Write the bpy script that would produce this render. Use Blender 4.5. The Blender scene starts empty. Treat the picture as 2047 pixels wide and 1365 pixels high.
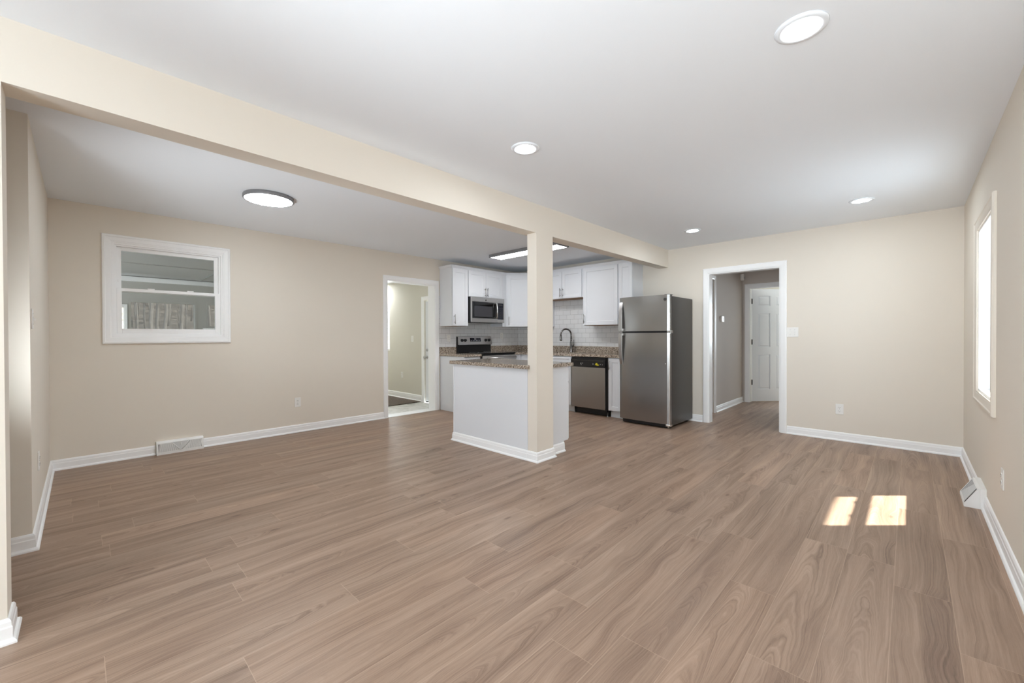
import bpy, bmesh, math, random
from mathutils import Vector, Matrix
from math import pi, sin, cos, radians

random.seed(7)
SC = bpy.context.scene
COL = SC.collection

# ------------------------------------------------------------------ camera
F_PX = 828.13
cam_d = bpy.data.cameras.new('camera')
cam_d.sensor_fit = 'HORIZONTAL'
cam_d.sensor_width = 36.0
cam_d.lens = F_PX / 2047.0 * 36.0
cam_d.clip_start = 0.02
cam_d.clip_end = 200
cam_d.shift_y = -0.00209
cam = bpy.data.objects.new('camera', cam_d)
COL.objects.link(cam)
yaw, pitch, roll = 0.76528, -0.00729, -0.00352
fw = Vector((-sin(yaw) * cos(pitch), cos(yaw) * cos(pitch), sin(pitch)))
rt0 = Vector((cos(yaw), sin(yaw), 0))
up0 = Vector((sin(yaw) * sin(pitch), -cos(yaw) * sin(pitch), cos(pitch)))
rt = rt0 * cos(roll) + up0 * sin(roll)
up = up0 * cos(roll) - rt0 * sin(roll)
M = Matrix((rt, up, -fw)).transposed().to_4x4()
M.translation = Vector((0, 0, 1.1912))
cam.matrix_world = M
SC.camera = cam

# ------------------------------------------------------------------ world, sun, daylight, exposure
SC.view_settings.view_transform = 'Standard'
SC.view_settings.look = 'None'
SC.view_settings.gamma = 1.0
SC.view_settings.use_curve_mapping = False
SC.view_settings.exposure = 0.30
SC.cycles.use_denoising = True
SC.cycles.max_bounces = 14
SC.cycles.diffuse_bounces = 8
SC.cycles.transparent_max_bounces = 16
SC.cycles.sample_clamp_indirect = 8.0
SC.cycles.caustics_reflective = False
SC.cycles.caustics_refractive = False

W = bpy.data.worlds.new('sky')
SC.world = W
W.use_nodes = True
bg = W.node_tree.nodes['Background']
bg.inputs['Color'].default_value = (0.80, 0.90, 1.0, 1)
bg.inputs['Strength'].default_value = 6.5

sun_d = bpy.data.lights.new('sun', 'SUN')
sun_d.energy = 20.0
sun_d.angle = radians(0.9)
sun_d.color = (1.0, 0.95, 0.86)
sun = bpy.data.objects.new('sun', sun_d)
COL.objects.link(sun)
SUN_DIR = Vector((-0.505, -0.480, -1.0)).normalized()
sun.rotation_euler = SUN_DIR.to_track_quat('-Z', 'Y').to_euler()


def area(name, loc, direction, sx, sy, power, color=(1, 1, 1)):
    d = bpy.data.lights.new(name, 'AREA')
    d.shape = 'RECTANGLE'
    d.size, d.size_y = sx, sy
    d.energy = power
    d.color = color
    o = bpy.data.objects.new(name, d)
    COL.objects.link(o)
    o.location = loc
    o.rotation_euler = Vector(direction).to_track_quat('-Z', 'Y').to_euler()
    return o


# fill lamps added out of view, then daylight at the mudroom window
FILL_COL = (0.74, 0.88, 1.0)
area('rear_fill', (-1.10, -2.95, 1.42), (0, 1, 0.35), 1.2, 1.2, 62, FILL_COL)  # added fill for the living room, outside the unseen rear opening
area('bedroom_fill', (-0.70, 10.9, 1.5), (-0.4, -1, 0), 1.2, 1.2, 85, (0.82, 0.93, 1.0))  # added lamp inside the bedroom, which has no window of its own
area('daylight_mudroom_window', (-8.10, 4.55, 1.5), (0.1, -1, -0.1), 1.3, 1.0, 34, (0.97, 0.98, 1.0))
# spots added out of frame, aimed upwards to brighten the ceilings
fl = bpy.data.lights.new('ceiling_fill', 'SPOT')
fl.energy = 175.0
fl.spot_size = radians(120)
fl.spot_blend = 0.7
fl.shadow_soft_size = 0.12
fl.color = (0.86, 0.94, 1.0)
flo = bpy.data.objects.new('ceiling_fill', fl)
COL.objects.link(flo)
flo.location = (-0.15, -0.75, 1.00)
flo.rotation_euler = Vector((0.12, 0.70, 0.72)).to_track_quat('-Z', 'Y').to_euler()
fl2 = fl.copy()  # second added spot, brightens the ceiling and wall left of the beam
fl2.name = 'left_ceiling_fill'
fl2.energy = 105.0
fl2.spot_size = radians(88)
fl2.spot_blend = 1.0
fl2.shadow_soft_size = 0.25
flo2 = bpy.data.objects.new('left_ceiling_fill', fl2)
COL.objects.link(flo2)
flo2.location = (-2.90, -0.40, 0.70)
flo2.rotation_euler = Vector((-1.9, 3.2, 2.3)).to_track_quat('-Z', 'Y').to_euler()

# ------------------------------------------------------------------ constants (metres)
XR, YF, XL, YN, H = 0.378, 5.943, -5.535, -0.196, 2.44
XB, XB2 = -2.545, -2.688          # beam faces
T = 0.12
TL = 0.19                         # the wall to the mudroom and sunroom is thicker


# ------------------------------------------------------------------ node helpers
def srgb(r, g, b):
    def f(c):
        c /= 255.0
        return c / 12.92 if c <= 0.04045 else ((c + 0.055) / 1.055) ** 2.4
    return (f(r), f(g), f(b), 1.0)


class NT:
    def __init__(self, name):
        self.m = bpy.data.materials.new(name)
        self.m.use_nodes = True
        self.t = self.m.node_tree
        self.n = self.t.nodes
        self.b = self.n['Principled BSDF']
        self.out = self.n['Material Output']

    def node(self, ty, **kw):
        x = self.n.new(ty)
        for k, v in kw.items():
            setattr(x, k, v)
        return x

    def link(self, a, b):
        self.t.links.new(a, b)

    def put(self, sock, v):
        if isinstance(v, bpy.types.NodeSocket):
            self.link(v, sock)
        else:
            sock.default_value = v

    def math(self, op, a, b=None, c=None, clamp=False):
        x = self.node('ShaderNodeMath', operation=op)
        x.use_clamp = clamp
        self.put(x.inputs[0], a)
        if b is not None:
            self.put(x.inputs[1], b)
        if c is not None:
            self.put(x.inputs[2], c)
        return x.outputs[0]

    def mix(self, fac, a, b, blend='MIX'):
        x = self.node('ShaderNodeMix', data_type='RGBA', blend_type=blend)
        self.put(x.inputs[0], fac)
        self.put(x.inputs[6], a)
        self.put(x.inputs[7], b)
        return x.outputs[2]

    def comb(self, x, y, z):
        c = self.node('ShaderNodeCombineXYZ')
        self.put(c.inputs[0], x)
        self.put(c.inputs[1], y)
        self.put(c.inputs[2], z)
        return c.outputs[0]

    def noise(self, vec, scale=1.0, detail=2.0, rough=0.5, dist=0.0):
        x = self.node('ShaderNodeTexNoise')
        self.put(x.inputs['Vector'], vec)
        x.inputs['Scale'].default_value = scale
        x.inputs['Detail'].default_value = detail
        x.inputs['Roughness'].default_value = rough
        x.inputs['Distortion'].default_value = dist
        return x.outputs['Fac']

    def ramp(self, fac, stops, interp='LINEAR'):
        x = self.node('ShaderNodeValToRGB')
        x.color_ramp.interpolation = interp
        els = x.color_ramp.elements
        while len(els) > 1:
            els.remove(els[0])
        els[0].position = stops[0][0]
        els[0].color = stops[0][1]
        for p, c in stops[1:]:
            e = els.new(p)
            e.color = c
        self.put(x.inputs[0], fac)
        return x.outputs[0]

    def smooth(self, v, lo, hi):
        x = self.node('ShaderNodeMapRange', interpolation_type='SMOOTHSTEP')
        self.put(x.inputs[0], v)
        x.inputs[1].default_value = lo
        x.inputs[2].default_value = hi
        return x.outputs[0]

    def pos(self):
        g = self.node('ShaderNodeNewGeometry')
        s = self.node('ShaderNodeSeparateXYZ')
        self.link(g.outputs['Position'], s.inputs[0])
        return g.outputs['Position'], s.outputs[0], s.outputs[1], s.outputs[2]

    def bump(self, h, strength=0.1, dist=0.001):
        x = self.node('ShaderNodeBump')
        x.inputs['Strength'].default_value = strength
        x.inputs['Distance'].default_value = dist
        self.put(x.inputs['Height'], h)
        self.link(x.outputs[0], self.b.inputs['Normal'])


def simple(name, col, rough=0.5, metal=0.0, bump=0.0, bscale=300.0, var=0.0, spec=0.5):
    t = NT(name)
    p, x, y, z = t.pos()
    t.b.inputs['Roughness'].default_value = rough
    t.b.inputs['Metallic'].default_value = metal
    t.b.inputs['Specular IOR Level'].default_value = spec
    n = t.noise(p, scale=6.0, detail=3)
    c2 = tuple(min(1, c * (1 - var)) for c in col[:3]) + (1,)
    t.put(t.b.inputs['Base Color'], t.mix(n, col, c2) if var > 0 else col)
    if bump > 0:
        t.bump(t.noise(p, scale=bscale, detail=2), bump, 0.002)
    return t.m


def emit(name, col, strength):
    t = NT(name)
    t.b.inputs['Base Color'].default_value = (0.9, 0.9, 0.9, 1)
    t.b.inputs['Emission Color'].default_value = col
    t.b.inputs['Emission Strength'].default_value = strength
    return t.m


def steel(name, col, rough, axis='z', amt=0.05):
    t = NT(name)
    p, x, y, z = t.pos()
    if axis == 'z':
        v = t.comb(t.math('MULTIPLY', x, 260.0), t.math('MULTIPLY', y, 260.0), t.math('MULTIPLY', z, 2.0))
    else:
        v = t.comb(t.math('MULTIPLY', x, 3.0), t.math('MULTIPLY', y, 3.0), t.math('MULTIPLY', z, 320.0))
    n = t.noise(v, 1.0, 3)
    d = tuple(c * 0.95 for c in col[:3]) + (1,)
    t.put(t.b.inputs['Base Color'], t.mix(n, d, col))
    t.b.inputs['Metallic'].default_value = 1.0
    t.put(t.b.inputs['Roughness'], t.math('MULTIPLY_ADD', n, amt, rough))
    t.bump(n, 0.012, 0.0005)
    return t.m


def glass(name, tint=(1, 1, 1, 1), f_min=0.04):
    t = NT(name)
    t.n.remove(t.b)
    tr = t.node('ShaderNodeBsdfTransparent')
    tr.inputs[0].default_value = tint
    gl = t.node('ShaderNodeBsdfGlossy')
    gl.inputs['Roughness'].default_value = 0.01
    lw = t.node('ShaderNodeLayerWeight')
    lw.inputs['Blend'].default_value = 0.5
    fac = t.math('MULTIPLY_ADD', t.math('POWER', lw.outputs['Facing'], 5.0), 0.8, f_min)
    mx = t.node('ShaderNodeMixShader')
    t.link(fac, mx.inputs[0])
    t.link(tr.outputs[0], mx.inputs[1])
    t.link(gl.outputs[0], mx.inputs[2])
    t.link(mx.outputs[0], t.out.inputs[0])
    return t.m


def floor_material():
    t = NT('oak_plank_floor')
    p, x, y, z = t.pos()
    PW, PL = 0.1925, 1.22
    u = t.math('DIVIDE', t.math('ADD', x, 2.556 + PW * 40), PW)
    row = t.math('FLOOR', u)
    fu = t.math('FRACT', u)
    wn = t.node('ShaderNodeTexWhiteNoise', noise_dimensions='1D')
    t.link(row, wn.inputs['W'])
    v = t.math('ADD', t.math('DIVIDE', t.math('ADD', y, 20.0), PL), wn.outputs['Value'])
    pid = t.math('FLOOR', v)
    fv = t.math('FRACT', v)
    wn2 = t.node('ShaderNodeTexWhiteNoise', noise_dimensions='2D')
    t.link(t.comb(row, pid, 0.0), wn2.inputs['Vector'])
    rnd = wn2.outputs['Value']
    seed = t.math('MULTIPLY', rnd, 57.0)
    # knots : cells stretched along the board
    vo = t.node('ShaderNodeTexVoronoi', feature='F1')
    vo.inputs['Scale'].default_value = 1.0
    kx = t.math('MULTIPLY', x, 6.4)
    ky = t.math('MULTIPLY', y, 2.3)
    t.link(t.comb(kx, t.math('ADD', ky, t.math('MULTIPLY', seed, 0.7)), seed), vo.inputs['Vector'])
    kd = t.math('ADD', vo.outputs['Distance'], t.math('MULTIPLY', t.noise(t.comb(t.math('MULTIPLY', x, 60.0), t.math('MULTIPLY', y, 18.0), seed), 1.0, 3.0), 0.07))
    knot = t.math('SUBTRACT', 1.0, t.smooth(kd, 0.06, 0.14))
    halo = t.math('SUBTRACT', 1.0, t.smooth(kd, 0.08, 0.48))
    # gently wandering straight grain
    warp = t.noise(t.comb(t.math('MULTIPLY', x, 3.6), t.math('MULTIPLY', y, 0.9), seed), 1.0, 2.0)
    gx = t.math('ADD', x, t.math('MULTIPLY', warp, 0.10))
    gx = t.math('ADD', gx, t.math('MULTIPLY', halo, 0.026))
    line = t.noise(t.comb(t.math('MULTIPLY', gx, 150.0), t.math('MULTIPLY', y, 1.6), seed), 1.0, 4.0, 0.62)
    # cathedral arches on part of the boards
    xl = t.math('MULTIPLY_ADD', t.math('SUBTRACT', fu, 0.5), PW, t.math('MULTIPLY_ADD', rnd, 0.07, -0.035))
    wob = t.noise(t.comb(t.math('MULTIPLY', x, 9.0), t.math('MULTIPLY', y, 2.4), t.math('ADD', seed, 3.0)), 1.0, 3.0)
    arch = t.math('MULTIPLY_ADD', t.math('MULTIPLY', xl, xl), 75.0, t.math('MULTIPLY_ADD', y, 0.42, t.math('MULTIPLY', wob, 0.34)))
    arch = t.math('ADD', arch, t.math('MULTIPLY', halo, 0.10))
    cath = t.noise(t.comb(t.math('MULTIPLY', arch, 46.0), seed, 0.0), 1.0, 2.0, 0.6)
    amask = t.math('MULTIPLY', t.smooth(t.math('FRACT', t.math('MULTIPLY', rnd, 7.3)), 0.45, 0.60),
                   t.math('SUBTRACT', 1.0, t.smooth(t.math('ABSOLUTE', xl), 0.035, 0.085)))
    lm = t.node('ShaderNodeMix', data_type='FLOAT')
    t.link(amask, lm.inputs[0]); t.link(line, lm.inputs[2]); t.link(cath, lm.inputs[3])
    line = lm.outputs[0]
    broad = t.noise(t.comb(t.math('MULTIPLY', gx, 17.0), t.math('MULTIPLY', y, 0.8), t.math('ADD', seed, 9.0)), 1.0, 2.0)
    fine = t.noise(t.comb(t.math('MULTIPLY', x, 420.0), t.math('MULTIPLY', y, 16.0), seed), 1.0, 3.0, 0.7)
    g = t.math('MULTIPLY', line, 0.40)
    g = t.math('MULTIPLY_ADD', broad, 0.42, g)
    g = t.math('MULTIPLY_ADD', fine, 0.18, g)
    col = t.ramp(g, [(0.32, srgb(106, 84, 70)), (0.44, srgb(141, 117, 100)), (0.54, srgb(160, 135, 117)), (0.68, srgb(179, 154, 135))])
    tint = t.ramp(rnd, [(0.0, (0.90, 0.885, 0.87, 1)), (0.35, (1.0, 0.99, 0.98, 1)), (0.65, (0.95, 0.96, 0.96, 1)), (1.0, (1.06, 1.03, 1.0, 1))])
    col = t.mix(1.0, col, tint, 'MULTIPLY')
    dark = t.math('MULTIPLY', knot, 0.55)
    col = t.mix(dark, col, srgb(84, 60, 48))
    col = t.mix(t.math('MULTIPLY', halo, 0.18), col, srgb(104, 78, 64))
    # eased edges; the light they catch is painted as a pale line
    eu = t.math('MINIMUM', fu, t.math('SUBTRACT', 1.0, fu))
    ev = t.math('MINIMUM', fv, t.math('SUBTRACT', 1.0, fv))
    su = t.math('SUBTRACT', 1.0, t.smooth(t.math('MULTIPLY', eu, PW), 0.0004, 0.0017))
    sv = t.math('SUBTRACT', 1.0, t.smooth(t.math('MULTIPLY', ev, PL), 0.0004, 0.0017))
    seam = t.math('MAXIMUM', su, sv)
    col = t.mix(t.math('MULTIPLY', seam, 0.42), col, srgb(205, 178, 155))
    t.put(t.b.inputs['Base Color'], col)
    t.put(t.b.inputs['Roughness'], t.math('MULTIPLY_ADD', fine, 0.12, 0.36))
    t.b.inputs['Specular IOR Level'].default_value = 0.4
    hgt = t.math('SUBTRACT', t.math('MULTIPLY', g, 0.4), t.math('MULTIPLY', seam, 0.5))
    t.bump(hgt, 0.10, 0.001)
    return t.m


def tile_material(name, horiz):
    t = NT(name)
    p, x, y, z = t.pos()
    br = t.node('ShaderNodeTexBrick')
    br.offset = 0.5
    br.inputs['Scale'].default_value = 1.0
    br.inputs['Brick Width'].default_value = 0.158
    br.inputs['Row Height'].default_value = 0.0805
    br.inputs['Mortar Size'].default_value = 0.0016
    br.inputs['Mortar Smooth'].default_value = 0.1
    br.inputs['Color1'].default_value = srgb(228, 228, 228)
    br.inputs['Color2'].default_value = srgb(222, 222, 223)
    br.inputs['Mortar'].default_value = srgb(150, 148, 146)
    hz = x if horiz == 'x' else y
    t.link(t.comb(t.math('ADD', hz, 20.003), t.math('ADD', z, -0.9205 + 0.0805 * 20), 0.0), br.inputs['Vector'])
    t.link(br.outputs['Color'], t.b.inputs['Base Color'])
    t.put(t.b.inputs['Roughness'], t.math('MULTIPLY_ADD', br.outputs['Fac'], 0.5, 0.16))
    t.bump(t.math('SUBTRACT', 1.0, br.outputs['Fac']), 0.35, 0.001)
    return t.m


def granite_material():
    t = NT('speckled_granite')
    p, x, y, z = t.pos()
    n1 = t.noise(p, 62.0, 4.0, 0.7)
    n2 = t.noise(p, 38.0, 3.0, 0.6)
    vo = t.node('ShaderNodeTexVoronoi')
    vo.inputs['Scale'].default_value = 80.0
    t.link(p, vo.inputs['Vector'])
    col = t.ramp(n1, [(0.36, srgb(58, 49, 44)), (0.45, srgb(126, 111, 97)), (0.53, srgb(166, 151, 135)), (0.62, srgb(208, 197, 183))])
    spots = t.math('MULTIPLY', t.math('SUBTRACT', 1.0, t.smooth(vo.outputs['Distance'], 0.16, 0.30)), t.smooth(n2, 0.50, 0.62))
    col = t.mix(t.math('MULTIPLY', spots, 0.8), col, srgb(62, 50, 46))
    pale = t.smooth(t.noise(p, 60.0, 2.0), 0.58, 0.66)
    col = t.mix(t.math('MULTIPLY', pale, 0.55), col, srgb(214, 203, 190))
    t.put(t.b.inputs['Base Color'], col)
    t.b.inputs['Roughness'].default_value = 0.12
    return t.m


def marble_floor():
    t = NT('pale_stone_tile')
    p, x, y, z = t.pos()
    n = t.noise(p, 5.0, 6.0, 0.65, 1.2)
    col = t.ramp(n, [(0.35, srgb(176, 174, 170)), (0.5, srgb(214, 212, 208)), (0.7, srgb(226, 225, 222))])
    t.put(t.b.inputs['Base Color'], col)
    t.b.inputs['Roughness'].default_value = 0.3
    return t.m


def rug_material():
    t = NT('grey_brown_carpet')
    p, x, y, z = t.pos()
    n = t.noise(p, 60.0, 4.0, 0.7)
    t.put(t.b.inputs['Base Color'], t.ramp(n, [(0.35, srgb(72, 62, 56)), (0.65, srgb(126, 114, 104))]))
    t.b.inputs['Roughness'].default_value = 1.0
    t.bump(t.noise(p, 240.0, 2.0), 0.8, 0.004)
    return t.m


def ground_material():
    t = NT('leaf_litter')
    p, x, y, z = t.pos()
    n = t.noise(p, 3.5, 8.0, 0.85)
    t.put(t.b.inputs['Base Color'], t.ramp(n, [(0.36, srgb(44, 40, 36)), (0.5, srgb(84, 78, 70)), (0.64, srgb(140, 132, 122))]))
    t.b.inputs['Roughness'].default_value = 1.0
    return t.m


def screen_material():
    t = NT('insect_screen_mesh')
    t.n.remove(t.b)
    tr = t.node('ShaderNodeBsdfTransparent')
    df = t.node('ShaderNodeBsdfDiffuse')
    df.inputs[0].default_value = srgb(66, 66, 65)
    mx = t.node('ShaderNodeMixShader')
    mx.inputs[0].default_value = 0.62
    t.link(tr.outputs[0], mx.inputs[1])
    t.link(df.outputs[0], mx.inputs[2])
    t.link(mx.outputs[0], t.out.inputs[0])
    return t.m


MAT = dict(
    wall=simple('cream_wall_paint', srgb(228, 220, 208), 0.75, bump=0.03, bscale=220, spec=0.25),
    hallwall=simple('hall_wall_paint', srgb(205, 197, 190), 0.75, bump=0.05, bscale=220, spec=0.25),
    mudwall=simple('pale_green_grey_paint', srgb(216, 212, 201), 0.75, spec=0.25),
    ceil=simple('white_ceiling_paint', srgb(238, 242, 247), 0.85, bump=0.05, bscale=260, spec=0.2),
    trim=simple('white_trim_paint', srgb(247, 247, 247), 0.35, spec=0.45),
    floor=floor_material(),
    cab=simple('white_cabinet_paint', srgb(226, 228, 232), 0.33, spec=0.45),
    cabin=simple('raw_cabinet_underside', srgb(160, 128, 100), 0.7, var=0.2),
    granite=granite_material(),
    tilex=tile_material('white_subway_tile', 'x'),
    tiley=tile_material('white_subway_tile_side', 'y'),
    nickel=simple('brushed_nickel', (0.50, 0.49, 0.48, 1), 0.32, 1.0),
    chrome=simple('bright_metal', (0.75, 0.75, 0.75, 1), 0.18, 1.0),
    steel=steel('stainless_steel', (0.37, 0.36, 0.352, 1), 0.22, 'z'),
    steelh=steel('stainless_steel_brushed_across', (0.52, 0.51, 0.50, 1), 0.28, 'h'),
    steelbright=simple('polished_steel_edge', (0.80, 0.79, 0.77, 1), 0.25, 1.0),
    darkcase=simple('charcoal_painted_steel', srgb(60, 57, 53), 0.30, bump=0.05, bscale=500),
    black=simple('black_plastic', srgb(16, 16, 18), 0.35),
    blackglass=simple('black_glass', srgb(10, 10, 12), 0.06),
    smoked=simple('smoked_window_mesh', srgb(58, 58, 62), 0.22),
    display=simple('dark_display_glass', srgb(24, 26, 40), 0.12),
    mark=simple('pale_printed_marks', srgb(190, 190, 192), 0.5),
    yellow=simple('yellow_sticker', srgb(224, 208, 40), 0.5),
    plate=simple('white_plastic_plate', srgb(236, 234, 230), 0.35),
    slot=simple('socket_slot_black', srgb(40, 38, 36), 0.6),
    faucet=simple('slate_finish_metal', (0.22, 0.21, 0.205, 1), 0.25, 1.0),
    sink=steel('sink_steel', (0.5, 0.5, 0.5, 1), 0.3, 'h'),
    bronze=simple('oil_rubbed_bronze', srgb(46, 40, 36), 0.4, 0.6),
    rimdark=simple('dark_grey_metal_rim', srgb(138, 138, 141), 0.4, 0.3),
    lampdown=emit('lit_lens', (0.87, 0.945, 1.0, 1), 145.0),
    lampmud=emit('lit_mudroom_lens', (0.95, 0.98, 1.0, 1), 240.0),
    lampround=emit('lit_diffuser', (0.86, 0.94, 1.0, 1), 36.0),
    lamplong=emit('lit_long_diffuser', (0.98, 0.99, 1.0, 1), 18.0),
    door=simple('white_door_paint', srgb(232, 234, 236), 0.4),
    glass=glass('window_glass', (0.96, 0.975, 0.97, 1)),
    marble=marble_floor(),
    rug=rug_material(),
    sunwall=simple('sunroom_grey_panelling', srgb(176, 174, 168), 0.7),
    sunceil=simple('sunroom_ceiling_panel', srgb(190, 188, 183), 0.7),
    screen=screen_material(),
    bark=simple('grey_bark', srgb(150, 144, 136), 0.9, var=0.3),
    ground=ground_material(),
    siding=simple('outside_siding', srgb(210, 210, 206), 0.7),
    vent=simple('vent_white_enamel', srgb(238, 238, 236), 0.35),
    ventdark2=simple('vent_grey_enamel', srgb(205, 205, 204), 0.4),
    ventdark=simple('vent_dark_inside', srgb(120, 120, 120), 0.8),
)


# ------------------------------------------------------------------ mesh helpers
def new():
    return bmesh.new()


def add_box(bm, x0, x1, y0, y1, z0, z1, bev=0.0, seg=2):
    if x1 < x0: x0, x1 = x1, x0
    if y1 < y0: y0, y1 = y1, y0
    if z1 < z0: z0, z1 = z1, z0
    r = bmesh.ops.create_cube(bm, size=1.0)
    vs = r['verts']
    for v in vs:
        v.co = Vector((x0 + (v.co.x + .5) * (x1 - x0), y0 + (v.co.y + .5) * (y1 - y0), z0 + (v.co.z + .5) * (z1 - z0)))
    if bev > 0:
        es = list({e for v in vs for e in v.link_edges})
        bmesh.ops.bevel(bm, geom=es, offset=bev, segments=seg, affect='EDGES', profile=0.5)


def add_prism(bm, pts, z0, z1, bev=0.0):
    """polygon in xy extruded in z"""
    b = [bm.verts.new((p[0], p[1], z0)) for p in pts]
    t = [bm.verts.new((p[0], p[1], z1)) for p in pts]
    fs = [bm.faces.new(b[::-1]), bm.faces.new(t)]
    n = len(pts)
    for i in range(n):
        fs.append(bm.faces.new((b[i], b[(i + 1) % n], t[(i + 1) % n], t[i])))
    bmesh.ops.recalc_face_normals(bm, faces=fs)
    if bev > 0:
        es = list({e for f in fs for e in f.edges})
        bmesh.ops.bevel(bm, geom=es, offset=bev, segments=2, affect='EDGES', profile=0.5)


def add_lathe(bm, prof, origin=(0, 0, 0), axis='z', seg=40, caps=True):
    """prof: list of (r, h)"""
    o = Vector(origin)
    rings = []
    for r, h in prof:
        ring = []
        for i in range(seg):
            a = 2 * pi * i / seg
            if axis == 'z':
                c = Vector((r * cos(a), r * sin(a), h))
            elif axis == 'y':
                c = Vector((r * cos(a), h, r * sin(a)))
            else:
                c = Vector((h, r * cos(a), r * sin(a)))
            ring.append(bm.verts.new(o + c))
        rings.append(ring)
    fs = []
    for a, b in zip(rings[:-1], rings[1:]):
        for i in range(seg):
            j = (i + 1) % seg
            f = bm.faces.new((a[i], a[j], b[j], b[i]))
            f.smooth = True
            fs.append(f)
    if caps:
        if prof[0][0] > 1e-6: fs.append(bm.faces.new(rings[0][::-1]))
        if prof[-1][0] > 1e-6: fs.append(bm.faces.new(rings[-1]))
    bmesh.ops.recalc_face_normals(bm, faces=fs)


def add_tube(bm, pts, rad, seg=12):
    pts = [Vector(p) for p in pts]
    n = len(pts)
    rads = rad if isinstance(rad, (list, tuple)) else [rad] * n
    t0 = (pts[1] - pts[0]).normalized()
    ref = Vector((0, 0, 1)) if abs(t0.z) < 0.9 else Vector((1, 0, 0))
    u = t0.cross(ref).normalized()
    rings = []
    for i, p in enumerate(pts):
        if i == 0: t = pts[1] - pts[0]
        elif i == n - 1: t = pts[-1] - pts[-2]
        else: t = (pts[i + 1] - pts[i]).normalized() + (pts[i] - pts[i - 1]).normalized()
        t.normalize()
        u = (u - t * u.dot(t)).normalized()
        w = t.cross(u)
        rings.append([bm.verts.new(p + (u * cos(2 * pi * k / seg) + w * sin(2 * pi * k / seg)) * rads[i]) for k in range(seg)])
    fs = []
    for a, b in zip(rings[:-1], rings[1:]):
        for k in range(seg):
            f = bm.faces.new((a[k], a[(k + 1) % seg], b[(k + 1) % seg], b[k]))
            f.smooth = True
            fs.append(f)
    fs.append(bm.faces.new(rings[0][::-1]))
    fs.append(bm.faces.new(rings[-1]))
    bmesh.ops.recalc_face_normals(bm, faces=fs)


def add_sweep(bm, pts, prof, n, closed=False, flip=1):
    """moulding: profile (a outward to the side, b along n) swept along pts with mitred corners"""
    pts = [Vector(p) for p in pts]
    n = Vector(n)
    m = len(pts)
    rings = []
    for i, p in enumerate(pts):
        tp = (p - pts[i - 1]).normalized() if (i > 0 or closed) else None
        tn = (pts[(i + 1) % m] - p).normalized() if (i < m - 1 or closed) else None
        s1 = n.cross(tp if tp is not None else tn) * flip
        s2 = n.cross(tn if tn is not None else tp) * flip
        k = (s1 + s2) / (1 + s1.dot(s2))
        rings.append([bm.verts.new(p + k * a + n * b) for a, b in prof])
    fs = []
    q = len(prof)
    pairs = list(zip(rings[:-1], rings[1:])) + ([(rings[-1], rings[0])] if closed else [])
    for a, b in pairs:
        for k in range(q):
            fs.append(bm.faces.new((a[k], a[(k + 1) % q], b[(k + 1) % q], b[k])))
    if not closed:
        fs.append(bm.faces.new(rings[0][::-1]))
        fs.append(bm.faces.new(rings[-1]))
    bmesh.ops.recalc_face_normals(bm, faces=fs)


def obj(name, bm, mat, parent=None):
    me = bpy.data.meshes.new(name)
    bm.to_mesh(me)
    bm.free()
    me.materials.append(MAT[mat] if isinstance(mat, str) else mat)
    o = bpy.data.objects.new(name, me)
    COL.objects.link(o)
    if parent is not None:
        o.parent = parent
    return o


def tag(o, label, cat, group=None, kind=None):
    o['label'] = label
    o['category'] = cat
    if group: o['group'] = group
    if kind: o['kind'] = kind
    return o


def thing(name, label, cat, loc=(0, 0, 0), rz=0.0, group=None, kind=None):
    o = bpy.data.objects.new(name, None)
    o.empty_display_size = 0.1
    COL.objects.link(o)
    o.location = loc
    o.rotation_euler = (0, 0, rz)
    return tag(o, label, cat, group, kind)


def struct(name, bm, mat, label, cat):
    return tag(obj(name, bm, mat), label, cat, kind='structure')


def copy_tree(o, parent=None):
    c = o.copy()
    COL.objects.link(c)
    if parent is not None: c.parent = parent
    for ch in list(o.children):
        copy_tree(ch, c)
    return c


def wall_along(bm, axis, c0, c1, a0, a1, z0, z1, holes=()):
    """wall slab between c0..c1 across, a0..a1 along, with rectangular holes (h0,h1,zb,zt)"""
    def bx(p0, p1, q0, q1):
        if p1 - p0 < 1e-5 or q1 - q0 < 1e-5: return
        if axis == 'y': add_box(bm, c0, c1, p0, p1, q0, q1)
        else: add_box(bm, p0, p1, c0, c1, q0, q1)
    cur = a0
    for h0, h1, zb, zt in sorted(holes):
        bx(cur, h0, z0, z1)
        bx(h0, h1, z0, zb)
        bx(h0, h1, zt, z1)
        cur = h1
    bx(cur, a1, z0, z1)


# ------------------------------------------------------------------ setting: floors
D1 = (3.117, 3.978, 2.03)          # opening to the mudroom (along y on left wall)
D2 = (-1.985, -1.148, 2.035)      # opening to the hall (along x on far wall)
W1 = (0.215, 1.100, 1.205, 2.112)  # left window opening y0,y1,z0,z1
W2 = (3.93, 4.765, 0.765, 1.985)   # right window opening

bm = new()
add_box(bm, XL, XR + 0.15, -2.85, 8.36, -0.10, 0.0)
struct('floor', bm, 'floor', 'wide oak coloured plank floor running through the whole room', 'floor')

bm = new()
add_box(bm, XL - TL, XR + 0.2, -2.85, YF + 2.45, H, H + 0.12)
struct('ceiling', bm, 'ceil', 'smooth white painted ceiling over the living room and kitchen', 'ceiling')

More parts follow.
